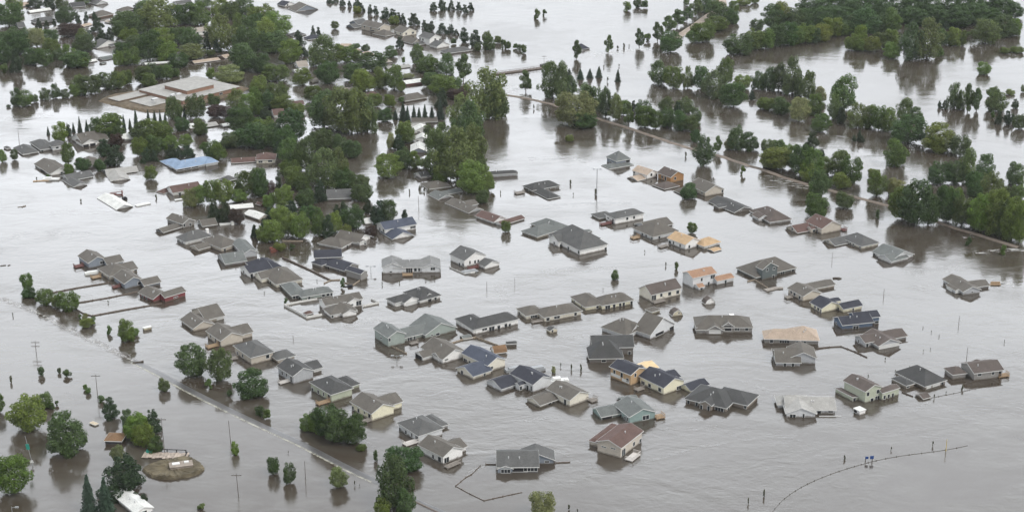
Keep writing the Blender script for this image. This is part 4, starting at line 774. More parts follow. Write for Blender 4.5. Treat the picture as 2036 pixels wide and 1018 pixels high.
debris('20', 715, 212, 'covered_boat', 'white covered boat beside the beige house of the tight row', 'boat', [(0, 0, 2.4, .9, 0, .7, .1), (.2, 0, 1.8, .6, .7, 1.0, .1)], 'trim')
debris('20', 632, 595, 'driftwood', 'small pale debris by the lime shrub at left', 'driftwood', [(0, 0, .8, .2, 0, .3, 0)], 'greywood')
debris('20', 1075, 903, 'driftwood', 'dark driftwood lying on the submerged road', 'driftwood', [(0, 0, 1.6, .25, 0, .3, 0), (1.2, .3, .5, .2, 0, .4, .9)], 'bark')
debris('33', 625, 320, 'floating_plank', 'thin pale plank floating in front of the palest grey roof', 'plank', [(0, 0, 3.2, .12, .02, .14, -.3)], 'trim')
debris('23', 70, 335, 'floating_raft', 'wooden raft of debris left of the beige house with long taupe roof', 'raft', [(0, 0, 2.6, 1, .05, .3, .2), (2.5, .8, 1.5, .7, .05, .4, -.2)], 'greywood')
debris('23', 575, 250, 'driftwood', 'dark driftwood behind the beige house with long taupe roof', 'driftwood', [(0, 0, 1.2, .3, 0, .4, -.3), (1, -.5, .8, .2, 0, .3, .3)], 'bark')
debris('23', 1805, 300, 'broken_deck', 'tan broken deck at the right end of the lone grey house', 'deck', [(0, 0, 2.2, .4, .1, .3, -.3), (.5, .8, 1.6, .15, .1, .9, -.3)], 'wood')
debris('22', 80, 965, 'boat', 'dark covered boat behind the black roofed house', 'boat', [(0, 0, 2.6, 1, 0, .8, .1), (.3, 0, 1.8, .7, .8, 1.2, .1)], 'metal')
debris('22', 255, 965, 'boat', 'silver covered boat right of the black roofed house', 'boat', [(0, 0, 2.8, 1.1, 0, .8, .1), (.3, 0, 2, .8, .8, 1.3, .1)], 'metal')
debris('32', 405, 70, 'motor_boat', 'white motor boat behind the pale green house', 'boat', [(0, 0, 3, 1.1, 0, .8, -.1), (-.6, 0, 1.2, .8, .8, 1.5, -.1), (2.2, 0, .5, .6, .8, 1.0, -.1)], 'trim')
debris('20', 25, 150, 'driftwood', 'dark driftwood at the left edge of the frame', 'driftwood', [(0, 0, 1, .15, 0, .2, 0), (2, .2, .5, .15, 0, .2, .5)], 'bark')
debris('10', 170, 632, 'driftwood', 'twiggy grey drift in open water at left', 'driftwood', [(0, 0, 1.6, .15, 0, .2, .1), (.7, .3, 1, .1, 0, .35, .6)], 'greywood')
debris('10', 970, 575, 'oil_drum', 'dark drum right of the rusty trailer', 'drum', [(0, 0, .7, .6, 0, 1.0, .4), (.6, .5, .4, .4, 0, .6, 0)], 'dark')
debris('11', 165, 985, 'swing_set', 'orange and white play set by the lime shrubs', 'play set', [(0, 0, .9, .7, 0, 1.3, .3), (-.6, .4, .6, .5, 1.3, 1.7, .3), (.9, 0, .9, .25, .2, .7, .3)], 'rust')
debris('21', 768, 315, 'floating_tarp', 'dark blue tarp by the corner tree of the boarded wings', 'tarp', [(0, 0, .8, .7, 0, .7, 0), (-1.2, .2, 1.2, .2, 0, .25, 0)], 'dark')
debris('21', 1700, 198, 'floating_roof', 'grey sunken shed roof within the white fence', 'shed roof', [(0, 0, 2.6, 1.6, .1, .4, .25), (0, 0, 2.4, .6, .4, .6, .25)], 'metal')
debris('10', 1390, 580, 'drifting_board', 'white board by the brown roofed house and grey bushes', 'panel', [(0, 0, 1.6, .6, .02, .4, .2)], 'trim')
debris('10', 1760, 775, 'play_set', 'green and white playground slide among debris', 'play set', [(0, 0, 2.4, .3, .1, .8, .1), (2.4, .2, .5, .5, 0, 1.6, .2), (-1.5, .6, 1.2, .3, .1, .5, -.3)], 'trim')
# ================================================================ trees
def leaf_mat(name, base, light=(1, 1, 1)):
    m, n, l, b = new_mat(name)
    oi = n.new("ShaderNodeObjectInfo"); g = n.new("ShaderNodeNewGeometry"); a = n.new("ShaderNodeTexNoise"); a.inputs['Scale'].default_value = .55; a.inputs['Detail'].default_value = 3
    r = n.new("ShaderNodeMapRange"); r.inputs[1].default_value = .3; r.inputs[2].default_value = .7; r.inputs[3].default_value = .72; r.inputs[4].default_value = 1.42
    v = n.new("ShaderNodeVectorMath"); v.operation = 'SCALE'; l(g.outputs['Position'], a.inputs['Vector']); l(a.outputs[0], r.inputs[0])
    ri = n.new("ShaderNodeMapRange"); ri.inputs[3].default_value = .75; ri.inputs[4].default_value = 1.3; l(g.outputs['Random Per Island'], ri.inputs[0])
    mm = n.new("ShaderNodeMath"); mm.operation = 'MULTIPLY'; l(r.outputs[0], mm.inputs[0]); l(ri.outputs[0], mm.inputs[1])
    l(oi.outputs['Color'], v.inputs[0]); l(mm.outputs[0], v.inputs['Scale']); l(v.outputs[0], b.inputs['Base Color'])
    b.inputs['Roughness'].default_value = .7; b.inputs['Specular IOR Level'].default_value = .25
    tr = n.new("ShaderNodeBsdfTranslucent"); mx = n.new("ShaderNodeMixShader"); mx.inputs[0].default_value = .38
    l(v.outputs[0], tr.inputs['Color']); l(b.outputs[0], mx.inputs[1]); l(tr.outputs[0], mx.inputs[2]); l(mx.outputs[0], n['Material Output'].inputs[0])
    return m
LEAF = leaf_mat('foliage', None)
def leaves_mesh(name, P, N, size, elong=1.4):
    n = len(P); U = G.normal(size=(n, 3)); U -= (U * N).sum(1, keepdims=True) * N; U /= np.linalg.norm(U, axis=1, keepdims=True) + 1e-9
    Vv = np.cross(N, U); s = size * G.uniform(.6, 1.3, (n, 1))
    q = np.stack([P - U * s * elong, P + Vv * s * .8 + N * s * .15, P + U * s * elong, P - Vv * s * .8 + N * s * .15], 1).reshape(-1, 3)
    me = bpy.data.meshes.new(name); me.vertices.add(4 * n); me.vertices.foreach_set('co', q.astype(np.float32).ravel())
    me.loops.add(4 * n); me.loops.foreach_set('vertex_index', np.arange(4 * n, dtype=np.int32)); me.polygons.add(n)
    me.polygons.foreach_set('loop_start', np.arange(0, 4 * n, 4, dtype=np.int32)); me.update(calc_edges=True); me.validate(); me.materials.append(LEAF); return me
def sphere_pts(n):
    v = G.normal(size=(n, 3)); return v / np.linalg.norm(v, axis=1, keepdims=True)
def lobes_crown(name, lob, n, size, zmin=None):
    """lob: list of (cx,cy,cz,rx,rz); leaves lie on the lobes' shells and a little inside"""
    A = np.array([l_[3] * l_[3] * .6 + l_[3] * l_[4] for l_ in lob]); k = (A / A.sum() * n * 1.35).astype(int) + 3; Ps, Ns = [], []
    for (cx, cy, cz, rx, rz), c in zip(lob, k):
        d = sphere_pts(c); rad = 1 - np.abs(G.normal(0, .13, (c, 1))) + G.normal(0, .05, (c, 1)); p = d * np.array((rx, rx, rz)) * rad + (cx, cy, cz)
        nn = d + G.normal(0, .32, (c, 3)) + (0, 0, .12); nn /= np.linalg.norm(nn, axis=1, keepdims=True); Ps.append(p); Ns.append(nn)
    P = np.concatenate(Ps); N = np.concatenate(Ns); keep = np.ones(len(P), bool)
    for (cx, cy, cz, rx, rz) in lob:
        dd = (((P - (cx, cy, cz)) / np.array((rx, rx, rz))) ** 2).sum(1); keep &= ~((dd < .42) & (G.random(len(P)) < .8))
    if zmin is not None: keep &= P[:, 2] > zmin
    P, N = P[keep], N[keep]
    return leaves_mesh(name, P, N, size)
PROTO = {}
# every prototype fills about 1 x 1 x 1 (radius .5, height 1)
def proto_b(i):
    rr = np.random.default_rng(100 + i); lob = [(0, 0, .46, .38, .42), (.06, 0, .3, .40, .28)]; n = 26 + 2 * i
    for k in range(n):
        t = rr.uniform(.06, .93); a = rr.uniform(0, 6.28) + k * 2.4; prof = .62 + .38 * math.sin(min(1, t / .5) * math.pi / 2) if t < .5 else math.sqrt(max(0, 1 - ((t - .5) / .54) ** 2))
        r0 = prof * .5; s = rr.uniform(.09, .17); rad = max(0, r0 - s * .8) * rr.uniform(.75, 1.08); lob.append((math.cos(a) * rad, math.sin(a) * rad, t - .01, s, s * rr.uniform(.7, .95)))
    return lobes_crown('crown', lob, 5200, .020, -.03)
def proto_c(i):     # tall cottonwood, ragged upright plumes
    rr = np.random.default_rng(200 + i); lob = [(0, 0, .45, .33, .42), (0, .03, .28, .36, .26)]
    for k in range(28):
        t = rr.uniform(.08, .92); a = rr.uniform(0, 6.28); r0 = .5 * (1 - (abs(t - .42) / .62) ** 2); s = rr.uniform(.08, .14); rad = max(0, r0 - s * .7) * rr.uniform(.5, 1.1)
        lob.append((math.cos(a) * rad, math.sin(a) * rad, t, s, s * rr.uniform(1.0, 1.6)))
    for k in range(4): lob.append((rr.uniform(-.14, .14), rr.uniform(-.14, .14), rr.uniform(.85, .93), .07, .10))
    return lobes_crown('crown', lob, 4800, .019, -.02)
def proto_k(i):     # narrow upright tree
    rr = np.random.default_rng(300 + i); lob = [(0, 0, .5, .28, .40)]
    for k in range(12):
        t = rr.uniform(.15, .9); a = rr.uniform(0, 6.28); r0 = .5 * (1 - abs(t - .45) ** 1.6 * 2.2); s = rr.uniform(.14, .22); rad = max(0, r0 - s * .6); lob.append((math.cos(a) * rad, math.sin(a) * rad, t, s, s * .6))
    return lobes_crown('crown', lob, 2000, .029, -.02)
def proto_u(i):
    rr = np.random.default_rng(400 + i); lob = []
    for k in range(8):
        a = rr.uniform(0, 6.28); rad = rr.uniform(0, .3); s = rr.uniform(.16, .26); lob.append((math.cos(a) * rad, math.sin(a) * rad, rr.uniform(.1, .72), s, s * 1.1))
    return lobes_crown('crown', lob, 900, .045, -.05)
def proto_s(i):     # spruce: tiers of drooping branches
    rr = np.random.default_rng(500 + i); P, N = [], []; tiers = 20
    for k in range(tiers):
        z = .03 + k / tiers * .93; r = .5 * (1 - k / tiers) ** .9 * rr.uniform(.88, 1.08) + .015; nb = int(8 + 12 * (1 - k / tiers))
        for j in range(nb):
            a = j / nb * 6.283 + rr.uniform(-.2, .2) + k; L_ = r * rr.uniform(.78, 1.1); m = int(5 + 22 * L_ / .5)
            t = rr.uniform(.15, 1, m); sp_ = rr.normal(0, .035, m) * (1.1 - t * .6)
            P.append(np.stack([np.cos(a) * t * L_ - np.sin(a) * sp_, np.sin(a) * t * L_ + np.cos(a) * sp_, z + .02 - .06 * t * L_ / .5 + rr.normal(0, .006, m)], 1))
            N.append(np.stack([np.full(m, math.cos(a) * .6), np.full(m, math.sin(a) * .6), np.full(m, .75)], 1) + rr.normal(0, .35, (m, 3)))
    P = np.concatenate(P); N = np.concatenate(N); N /= np.linalg.norm(N, axis=1, keepdims=True); return leaves_mesh('crown', P, N, .024, 1.5)
def proto_p(i):     # rounder dark pine or juniper
    rr = np.random.default_rng(600 + i); lob = [(0, 0, .32, .33, .36), (0, 0, .6, .2, .3)]
    for k in range(30):
        t = rr.uniform(.0, .95); a = rr.uniform(0, 6.28); r0 = .52 * (1 - t) ** .5 + .03; s = .06 + .11 * (1 - t); rad = max(0, r0 - s * .7) * rr.uniform(.8, 1.05); lob.append((math.cos(a) * rad, math.sin(a) * rad, t, s, s * .8))
    return lobes_crown('crown', lob, 3200, .024, -.03)
for k, f, n_ in (('b', proto_b, 6), ('c', proto_c, 4), ('k', proto_k, 2), ('u', proto_u, 4), ('s', proto_s, 2), ('p', proto_p, 3)): PROTO[k] = [f(i) for i in range(n_)]
def trunk_mesh(i, kind):
    rr = random.Random(i * 7 + 1); mb = MB(); 
    if kind in 'sp': mb.tube((0, 0, -.1), (0, 0, .95), .022, .004, 7)
    else:
        x, y = rr.uniform(-.02, .02), rr.uniform(-.02, .02); mb.tube((0, 0, -.1), (x, y, .30), .030, .022, 7); mb.tube((x, y, .30), (x * 2, -y, .62), .022, .010, 6)
        for q in range(7):
            a = q * .9 + rr.uniform(-.3, .3); z = rr.uniform(.06, .4); t = rr.uniform(.18, .36); mb.tube((x * z, y * z, z), (math.cos(a) * t, math.sin(a) * t, z + rr.uniform(.15, .32)), .012, .004, 5)
    me = bpy.data.meshes.new('trunk'); me.from_pydata(mb.v, [], mb.f); me.update(); me.materials.append(M('bark')); return me
TRUNK = {'d': [trunk_mesh(i, 'b') for i in range(4)], 's': [trunk_mesh(9, 's')]}
COL = {'b': [((.062, .105, .030), 'mid green'), ((.040, .078, .028), 'dark green'), ((.082, .135, .034), 'bright green'), ((.052, .088, .036), 'deep green')], 'c': [((.058, .098, .038), 'mid green'), ((.048, .082, .035), 'dark green'), ((.075, .115, .045), 'soft green')],
       'k': [((.055, .092, .036), 'green')], 'u': [((.060, .105, .034), 'green'), ((.045, .080, .032), 'dark green')], 's': [((.036, .062, .046), 'blue green')], 'p': [((.028, .050, .028), 'dark green')], 'w': [((.120, .155, .075), 'pale grey green')],
       'm': [((.046, .036, .034), 'dark maroon')], 'y': [((.085, .125, .034), 'lime green')]}
KIND = {'b': ('broadleaf_tree', 'tree', 'leafy'), 'c': ('cottonwood_tree', 'tree', 'tall ragged'), 'k': ('upright_tree', 'tree', 'narrow upright'), 'u': ('shrub', 'shrub', 'flooded'), 's': ('spruce_tree', 'spruce', 'pointed'), 'p': ('pine_tree', 'conifer', 'bushy'),
        'w': ('willow_tree', 'tree', 'hazy leafed'), 'm': ('purple_leaf_tree', 'tree', 'round'), 'y': ('lime_tree', 'tree', 'leafy')}
TREES = []; FAR = []
def plant(kind, x, yt, yb, wd):
    if OX == 1516 and OY == 0 and kind in 'by' and yb < 240:      # loosen the rows of the far wood
        r0 = random.Random(x * 7 + yb); wd *= r0.uniform(1.05, 1.5); dy = r0.uniform(-16, 16); x += r0.uniform(-30, 30); yb += dy; yt += dy + r0.uniform(-16, 22)
    u, v = px(x, yb); base = at(u, v); h = height_at(base[1], px(x, yt)[1]); s = FPX / (base[1] * cp + CAM_H * sp); w = wd * SC / s
    w *= (1.3 if (u < 1000 and v < 500) or v < 110 or (u > 1500 and v < 480) else 1.2) if kind in 'bcwmy' else (1.0 if kind == 's' else 1.15)
    base = base + (0, w * .22, 0)       # the pixel row is the crown's front edge; the trunk stands behind it
    i = len(TREES); rr = random.Random(i * 13 + 5)
    mk = {'w': 'b', 'm': 'b', 'y': 'b'}.get(kind, kind)
    h = max(h, .6); sc_ = (w, w * rr.uniform(.85, 1.05), h * 1.02)
    col, cn = COL[kind][rr.randrange(len(COL[kind]))]; j = rr.uniform(1.1, 1.6); col = (col[0] * j * rr.uniform(1.1, 1.36), col[1] * j * 1.06, col[2] * j * rr.uniform(.8, 1.0), 1)
    if kind == 'u' and wd < 33: col = (.13, .135, .085, 1); sc_ = (w * .6, w * .6, h * .95)
    me = PROTO[mk][rr.randrange(len(PROTO[mk]))]; nm = KIND[kind][0]
    if FAR is not None and kind in 'by' and v < 62 and u > 1590:
        a = rr.uniform(0, 6.28); c_, s_ = math.cos(a), math.sin(a); n_ = len(me.vertices); q = np.empty(n_ * 3, np.float32); me.vertices.foreach_get('co', q); q = q.reshape(-1, 3) * np.array(sc_)
        FAR.append(np.stack([q[:, 0] * c_ - q[:, 1] * s_, q[:, 0] * s_ + q[:, 1] * c_, q[:, 2]], 1) + base); return
    if kind == 'u':
        o = bpy.data.objects.new(nm, me); o.scale = sc_; o.location = base; o.rotation_euler = (0, 0, rr.uniform(0, 6.28)); o.color = col; C.objects.link(o); root = o
    else:
        root = empty(nm, base); root.rotation_euler = (0, 0, rr.uniform(0, 6.28))
        o = bpy.data.objects.new('crown', me); o.scale = sc_; o.color = col; C.objects.link(o); o.parent = root
        tm = (TRUNK['s'] if mk in 'sp' else TRUNK['d']); t = bpy.data.objects.new('trunk', tm[rr.randrange(len(tm))]); t.scale = ((w + h) / 2 * .8, (w + h) / 2 * .8, h * .8); C.objects.link(t); t.parent = root
    TREES.append(dict(o=root, kind=kind, h=h, w=w, cn=cn, u=u, v=v))
def PL(k, text):
    T(k)
    for q in text.split(';'):
        t = q.split()
        if t: plant(t[0], *[float(z) for z in t[1:5]])
PL('30', "b 190 185 445 240;b 480 345 610 300;b 90 640 905 250;b -8 170 300 80;b 320 160 265 105;u 370 220 272 70;u 410 208 245 35;p 800 195 340 125;b 925 285 400 85;b 980 320 500 165;b 1030 385 545 150;p 1105 285 470 140;b 1140 480 590 90;u 1100 515 600 70;s 645 750 1035 150;s 765 775 1045 170;p 885 640 900 330;w 855 530 670 90;b 1830 18 198 225;u 1520 50 125 60;u 1672 130 182 50;u 1890 245 320 70;u 1937 268 342 65;b 1190 55 142 90;u 78 20 75 30;u 615 88 130 36;u 642 115 160 50;u 740 172 220 60;b 1712 512 605 56;b 1987 615 748 92;u 1463 960 1000 65;p 1045 890 955 60;p 985 880 930 70;u 930 895 925 60")
PL('20', "c 1710 820 1060 215;b 1480 808 1025 225;u 1560 950 1020 80;u 318 935 1005 58;u 515 965 1022 70;u 458 948 990 40;u 85 1000 1030 30;b 205 205 345 92;b 245 328 405 62;b 200 335 405 60;b 345 340 460 132;b 515 362 508 178;y 430 398 475 70;u 620 530 568 36;y 672 570 638 105;u 722 543 612 52;w 660 525 575 45;u 847 615 685 48;b 985 580 745 130;b 1040 640 700 80;u 841 415 442 15;u 100 512 545 16")
PL('31', "b 275 675 818 86;b 540 245 475 200;b 400 330 432 130;b 470 300 450 120;b 625 325 530 230;b 745 340 530 185;y 800 535 575 78;b 1110 565 735 245;c 1040 640 1015 280;b 1120 870 1050 130;b 960 930 1050 120;w 632 720 850 128;u 751 783 825 18;u 787 815 828 10;u 902 563 645 38;u 268 570 590 10")
PL('32', "w 285 875 1070 178;u 483 958 1002 32;u 543 988 1018 20;u 1785 908 960 18;u 1900 850 905 24")
PL('33', "u 730 598 638 26;u 1070 538 570 18;u 1372 497 538 22;u 142 845 905 26;u 28 905 955 18;u 1588 88 132 32;u 1382 155 192 18;u 1468 135 155 14;u 902 12 45 14")
PL('21', "k 710 243 328 36;u 265 400 442 38;u 1018 272 302 16;u 1152 262 287 14;u 1357 238 267 14;u 1427 233 260 15;u 100 345 368 10;u 510 252 275 10")
PL('22', "b 873 190 262 62;u 1352 118 180 34;u 1268 118 154 18;u 450 903 937 18;u 533 910 962 22;u 607 908 968 30;w 395 935 990 34;u 780 318 340 10")
PL('23', "u 955 860 885 16;u 1250 620 638 10;u 1315 650 672 10;u 1375 680 705 10;u 1252 800 822 10;u 1308 785 805 8;u 1883 722 752 10;u 1035 955 985 14;u 1145 925 948 8")
PL('12', "b 1450 458 575 132;b 1475 762 842 78;u 527 420 460 30;u 722 488 540 32;c 1565 100 325 180;k 1675 88 215 62;b 1500 40 135 75;u 1425 200 246 30;u 1868 312 385 52;y 520 75 128 60;b 1815 12 200 145;b 1925 70 200 145;w 1770 110 190 85;u 1104 965 990 14;u 548 520 545 14")
PL('02', "u 262 70 150 56;u 323 75 128 38;u 975 15 92 76;u 1045 -5 65 80;u 1100 0 68 70;k 572 315 462 70;k 822 275 415 60;k 1062 230 378 76;u 892 355 386 30;u 942 333 378 30;u 982 345 368 12;u 1130 265 325 70;k 1205 182 330 90;k 1290 130 262 112;k 1358 80 218 92;k 1435 60 172 92;k 1505 -10 130 100;c 1575 -40 100 140;c 1640 -30 70 100;u 1430 -10 50 56;b 1310 265 415 148;b 1500 250 338 130;b 1560 170 335 155;b 1660 150 245 170;b 1690 40 182 185;b 1800 15 110 72;b 1790 80 190 110;y 1880 -20 45 110;b 1960 -20 30 60;k 178 555 722 92;c 370 500 765 200;c 455 500 785 130;p 517 540 612 48;c 520 600 745 135;s 603 540 620 76;s 677 538 612 64;s 748 520 607 66;s 895 543 640 60;u 815 598 640 26;u 905 498 522 18;u 785 505 530 14;w 560 728 990 310;b 640 872 1008 195;c 645 660 860 160;b 730 680 865 120;c 800 690 920 115;c 880 740 940 115;k 980 800 985 84;b 940 790 905 100;p 1018 785 865 42;b 1090 793 900 115;b 1110 840 1002 155;b 1190 870 1012 115;c 1270 770 900 125;b 1280 850 995 115;p 1360 793 905 60;c 1420 768 895 125;b 1380 870 1022 135;b 1450 900 1028 155;b 1500 840 965 80;u 10 310 382 42;u 42 330 390 50;u 95 338 382 46;u 127 345 395 46;u 165 350 422 52;c 1215 488 665 155;b 1330 528 698 165;c 1440 530 695 95;b 1545 508 702 125;c 1640 560 772 165;c 1735 463 665 135;b 1800 663 845 200;b 1870 588 702 125;p 1940 710 778 50;c 1990 563 702 105;b 1850 278 432 225;b 1980 150 255 95;b 1960 240 392 155;b 2010 770 852 62;u 360 843 882 30;u 240 808 852 18")
PL('01', "p 1420 22 88 62;p 1485 -5 82 72;p 1555 3 85 52;p 1612 18 88 48;p 1660 38 108 52;p 1705 22 88 50;b 650 172 232 55;p 710 -5 52 52;p 760 8 57 36;p 820 -5 70 60;p 855 28 92 52;y 820 50 106 62;p 925 38 117 42;p 965 48 120 46;p 1040 62 148 78;p 1100 72 162 72;b 1110 130 192 80;p 1145 98 172 42;p 1180 108 187 46;p 1260 107 202 88;p 1345 158 222 42;p 1405 168 247 52;p 1370 190 257 80;p 1485 188 267 82;p 1550 193 267 62;p 1595 233 277 42;p 1655 218 332 78;p 1745 238 367 98;b 1830 248 342 64;b 1850 290 396 92;b 1920 280 342 52;b 1760 340 402 52;u 1960 308 382 48;u 2000 318 387 48;u 1570 300 347 52;p 1155 288 378 62;p 480 203 277 36;p 520 213 292 46;p 610 -5 30 62;p 655 -5 25 50;b 810 348 382 66;b 885 350 408 60;b 1085 368 452 92;u 1180 443 497 38;b 60 50 205 205;b 200 108 272 205;b 80 160 330 205;b 150 258 422 225;b 300 328 502 165;b 80 430 572 135;b 190 518 642 185;p 370 248 442 125;c 560 298 522 210;c 480 380 522 105;b 660 360 502 125;b 740 370 492 155;b 830 408 492 85;b 940 433 562 195;b 590 478 662 155;b 390 548 672 135;b 790 518 642 165;b 870 558 718 175;b 1000 530 692 125;b 1110 528 702 135;b 1160 640 717 62;c 1290 358 502 115;b 1380 448 572 185;c 1520 430 592 125;k 1650 430 638 112;b 1400 570 682 135;b 1490 588 742 195;b 1580 600 702 115;w 1220 580 617 85;c 1840 555 930 285;c 1900 640 935 185;c 1650 748 1060 240;c 1700 820 1125 215;p 1480 688 842 92;m 1600 700 782 150;p 1670 648 712 42;s 1180 803 942 84;s 1120 858 932 64;s 1215 828 942 64;s 1265 818 947 64;s 1305 838 947 58;s 1350 813 947 64;s 1405 833 947 64;s 1470 778 932 94;b 1040 858 952 115;b 1075 733 838 84;b 960 738 842 104;u 1160 758 802 62;c 560 738 1005 260;c 700 718 1045 310;c 820 718 1055 260;c 900 778 1045 160;b 480 678 802 125;b 60 598 742 125;b 190 648 802 155;b 230 758 862 155;b 120 718 852 135;p 110 838 922 94;b 350 808 892 115;b 300 888 1105 205;b 90 928 1085 165;b 180 958 1085 105;b 1190 948 1082 125")
PL('00', "b 510 68 195 142;p 605 98 182 46;p 672 93 177 46;p 735 93 152 36;p 760 143 252 96;b 60 18 212 175;b 110 -20 102 115;p 270 -20 62 125;p 380 -30 72 115;b 480 -10 82 95;b 640 -30 32 135;m 540 188 292 165;p 850 218 322 72;p 790 238 322 82;p 700 238 332 62;b 640 228 322 95;p 300 148 217 46;p 360 163 217 42;p 420 148 207 32;b 60 238 422 205;b 130 278 432 165;w 280 213 372 130;b 380 228 332 125;b 230 388 512 105;b 330 388 522 135;b 450 388 472 84;b 400 308 432 125;b 540 358 522 105;b 580 408 532 185;b 640 278 412 155;b 640 458 532 95;p 130 378 572 115;u 35 498 577 84;b 30 328 502 125;b 170 228 332 125;b 950 108 222 185;b 1010 108 282 205;c 1210 5 255 275;c 1120 18 155 165;p 1060 28 82 62;b 1350 48 202 175;b 1450 38 192 165;b 1550 38 202 155;b 930 168 302 105;b 1000 228 332 125;b 1260 233 382 155;b 1160 258 482 185;b 1380 208 342 135;b 1480 228 382 175;b 1290 328 482 185;b 1060 288 402 135;b 960 338 502 135;b 1010 378 512 155;b 920 408 522 74;w 1480 368 472 185;b 1380 418 532 135;c 1710 128 402 220;c 1930 148 432 210;b 1800 28 162 105;b 1700 -5 122 135;b 1900 -5 122 155;b 2000 98 242 94;b 1860 118 302 94;p 1610 248 402 62;p 1685 308 412 58;b 1635 388 442 64;b 1900 358 562 205;b 2010 438 572 84;b 1780 38 132 125;b 1580 -20 62 125;b 120 693 832 74;b 190 718 832 125;b 265 738 802 54;c 345 693 782 84;c 428 663 772 88;b 505 703 767 64;c 610 598 742 115;b 700 598 742 155;b 580 658 752 84;b 840 568 702 175;b 920 558 692 105;b 985 553 662 84;u 650 698 752 84;b 1120 528 662 125;b 1200 498 622 105;b 1155 568 682 105;b 1290 503 622 105;b 1360 538 602 74;b 1640 528 617 64;w 1780 533 652 195;s 375 985 1052 32;s 525 958 1032 32;s 572 953 1032 36;s 622 908 1042 52;s 675 933 1022 42;s 912 883 962 36;s 965 893 1012 42;s 1012 923 1002 36;s 1060 848 1012 56;s 1155 853 962 42;s 1203 863 947 42;s 1247 853 942 27;s 1437 818 917 36;s 1285 878 942 36;b 460 963 1102 105;b 740 928 1082 94;b 830 908 1082 205;b 900 968 1092 135;b 1180 948 1102 225;b 1250 958 1062 125;c 1340 768 932 135;b 1390 818 902 64;b 1410 918 1022 115;b 1520 738 932 155;b 1660 738 832 84;m 1670 833 922 105;m 1750 833 927 115;c 1840 708 862 135;b 1920 738 902 135;b 1870 858 1042 195;b 1990 678 852 94;b 2010 798 902 74;b 1990 928 1042 105;b 1550 938 1062 94;b 1100 1000 1060 60;u 65 820 842 40")
PL('10', "p 800 113 237 135;m 900 68 162 105;p 905 158 322 135;p 850 228 322 84;b 525 148 302 94;p 535 -5 82 50;b 640 263 362 105;b 775 273 357 84;b 18 193 287 62;b 108 193 272 52;y 1170 313 427 88;b 1090 98 242 115;b 1200 93 232 125;b 1320 98 212 115;p 1135 173 292 84;p 1200 188 282 64;p 1330 148 262 105;p 1390 168 257 64;b 1440 83 172 105;p 1455 158 262 105;b 1640 118 262 145;b 1700 148 272 115;b 1800 58 182 175;b 1930 18 182 205;p 1760 98 182 115;p 2000 88 192 94;b 1120 -5 122 185;b 1270 18 102 135;b 1570 -5 72 94;b 1640 408 612 94;b 1740 418 612 135;b 1900 378 562 145;b 2000 348 502 105;p 1860 438 562 74;b 1540 478 622 115;w 1475 508 642 115;b 1850 518 602 135;p 1670 608 752 115;p 1750 598 752 94;m 1840 658 772 115;p 1980 778 872 54;u 1215 530 570 30;u 628 570 595 24;u 285 400 420 20;u 372 380 400 36;b 535 305 395 60")
PL('11', "b 60 358 562 135;m 130 438 542 94;b 250 18 202 185;c 300 108 322 155;c 420 108 362 165;b 80 -5 162 185;p 50 88 192 94;p 200 128 242 64;b 540 28 212 175;b 690 78 232 115;b 790 128 262 125;c 570 198 502 250;c 680 198 462 180;b 300 278 402 145;b 330 338 482 155;b 400 398 522 115;b 700 348 502 165;b 800 378 492 115;b 870 388 472 84;b 850 458 592 150;p 530 428 602 105;p 210 348 502 54;b 250 488 642 155;b 420 508 632 135;p 310 588 702 94;b 130 538 642 84;b 210 638 752 125;b 440 628 742 115;y 160 738 912 155;b 100 788 912 105;b 370 698 892 155;b 280 648 862 145;b 520 688 862 105;b 500 638 742 84;p 600 698 872 94;b 640 678 842 105;p 660 618 702 64;p 720 588 702 74;b 780 643 812 175;y 730 783 847 94;p 902 578 692 68;p 1000 590 765 130;b 1070 588 762 110;p 960 638 762 94;p 1195 658 727 58;m 925 788 872 84;p 25 773 872 48;p 95 723 832 64;y 215 923 977 94;u 315 923 972 54;p 130 638 722 64;p 1150 73 197 94;b 1200 -5 142 135;w 1085 58 182 64;b 1170 188 342 155;b 1060 248 412 200;b 1270 213 332 94;b 1350 258 332 64;b 1370 -5 62 64;c 1440 48 402 215;c 1600 58 445 310;c 1730 18 302 200;c 1480 -5 202 155;b 1470 378 452 104;b 1710 313 542 200;b 1820 333 522 135;b 1800 508 612 94;u 1310 458 502 22;u 1345 478 517 20;u 1378 483 517 20;u 1230 488 527 20;u 1940 503 532 16;b 1980 738 832 74;c 1790 238 332 84")
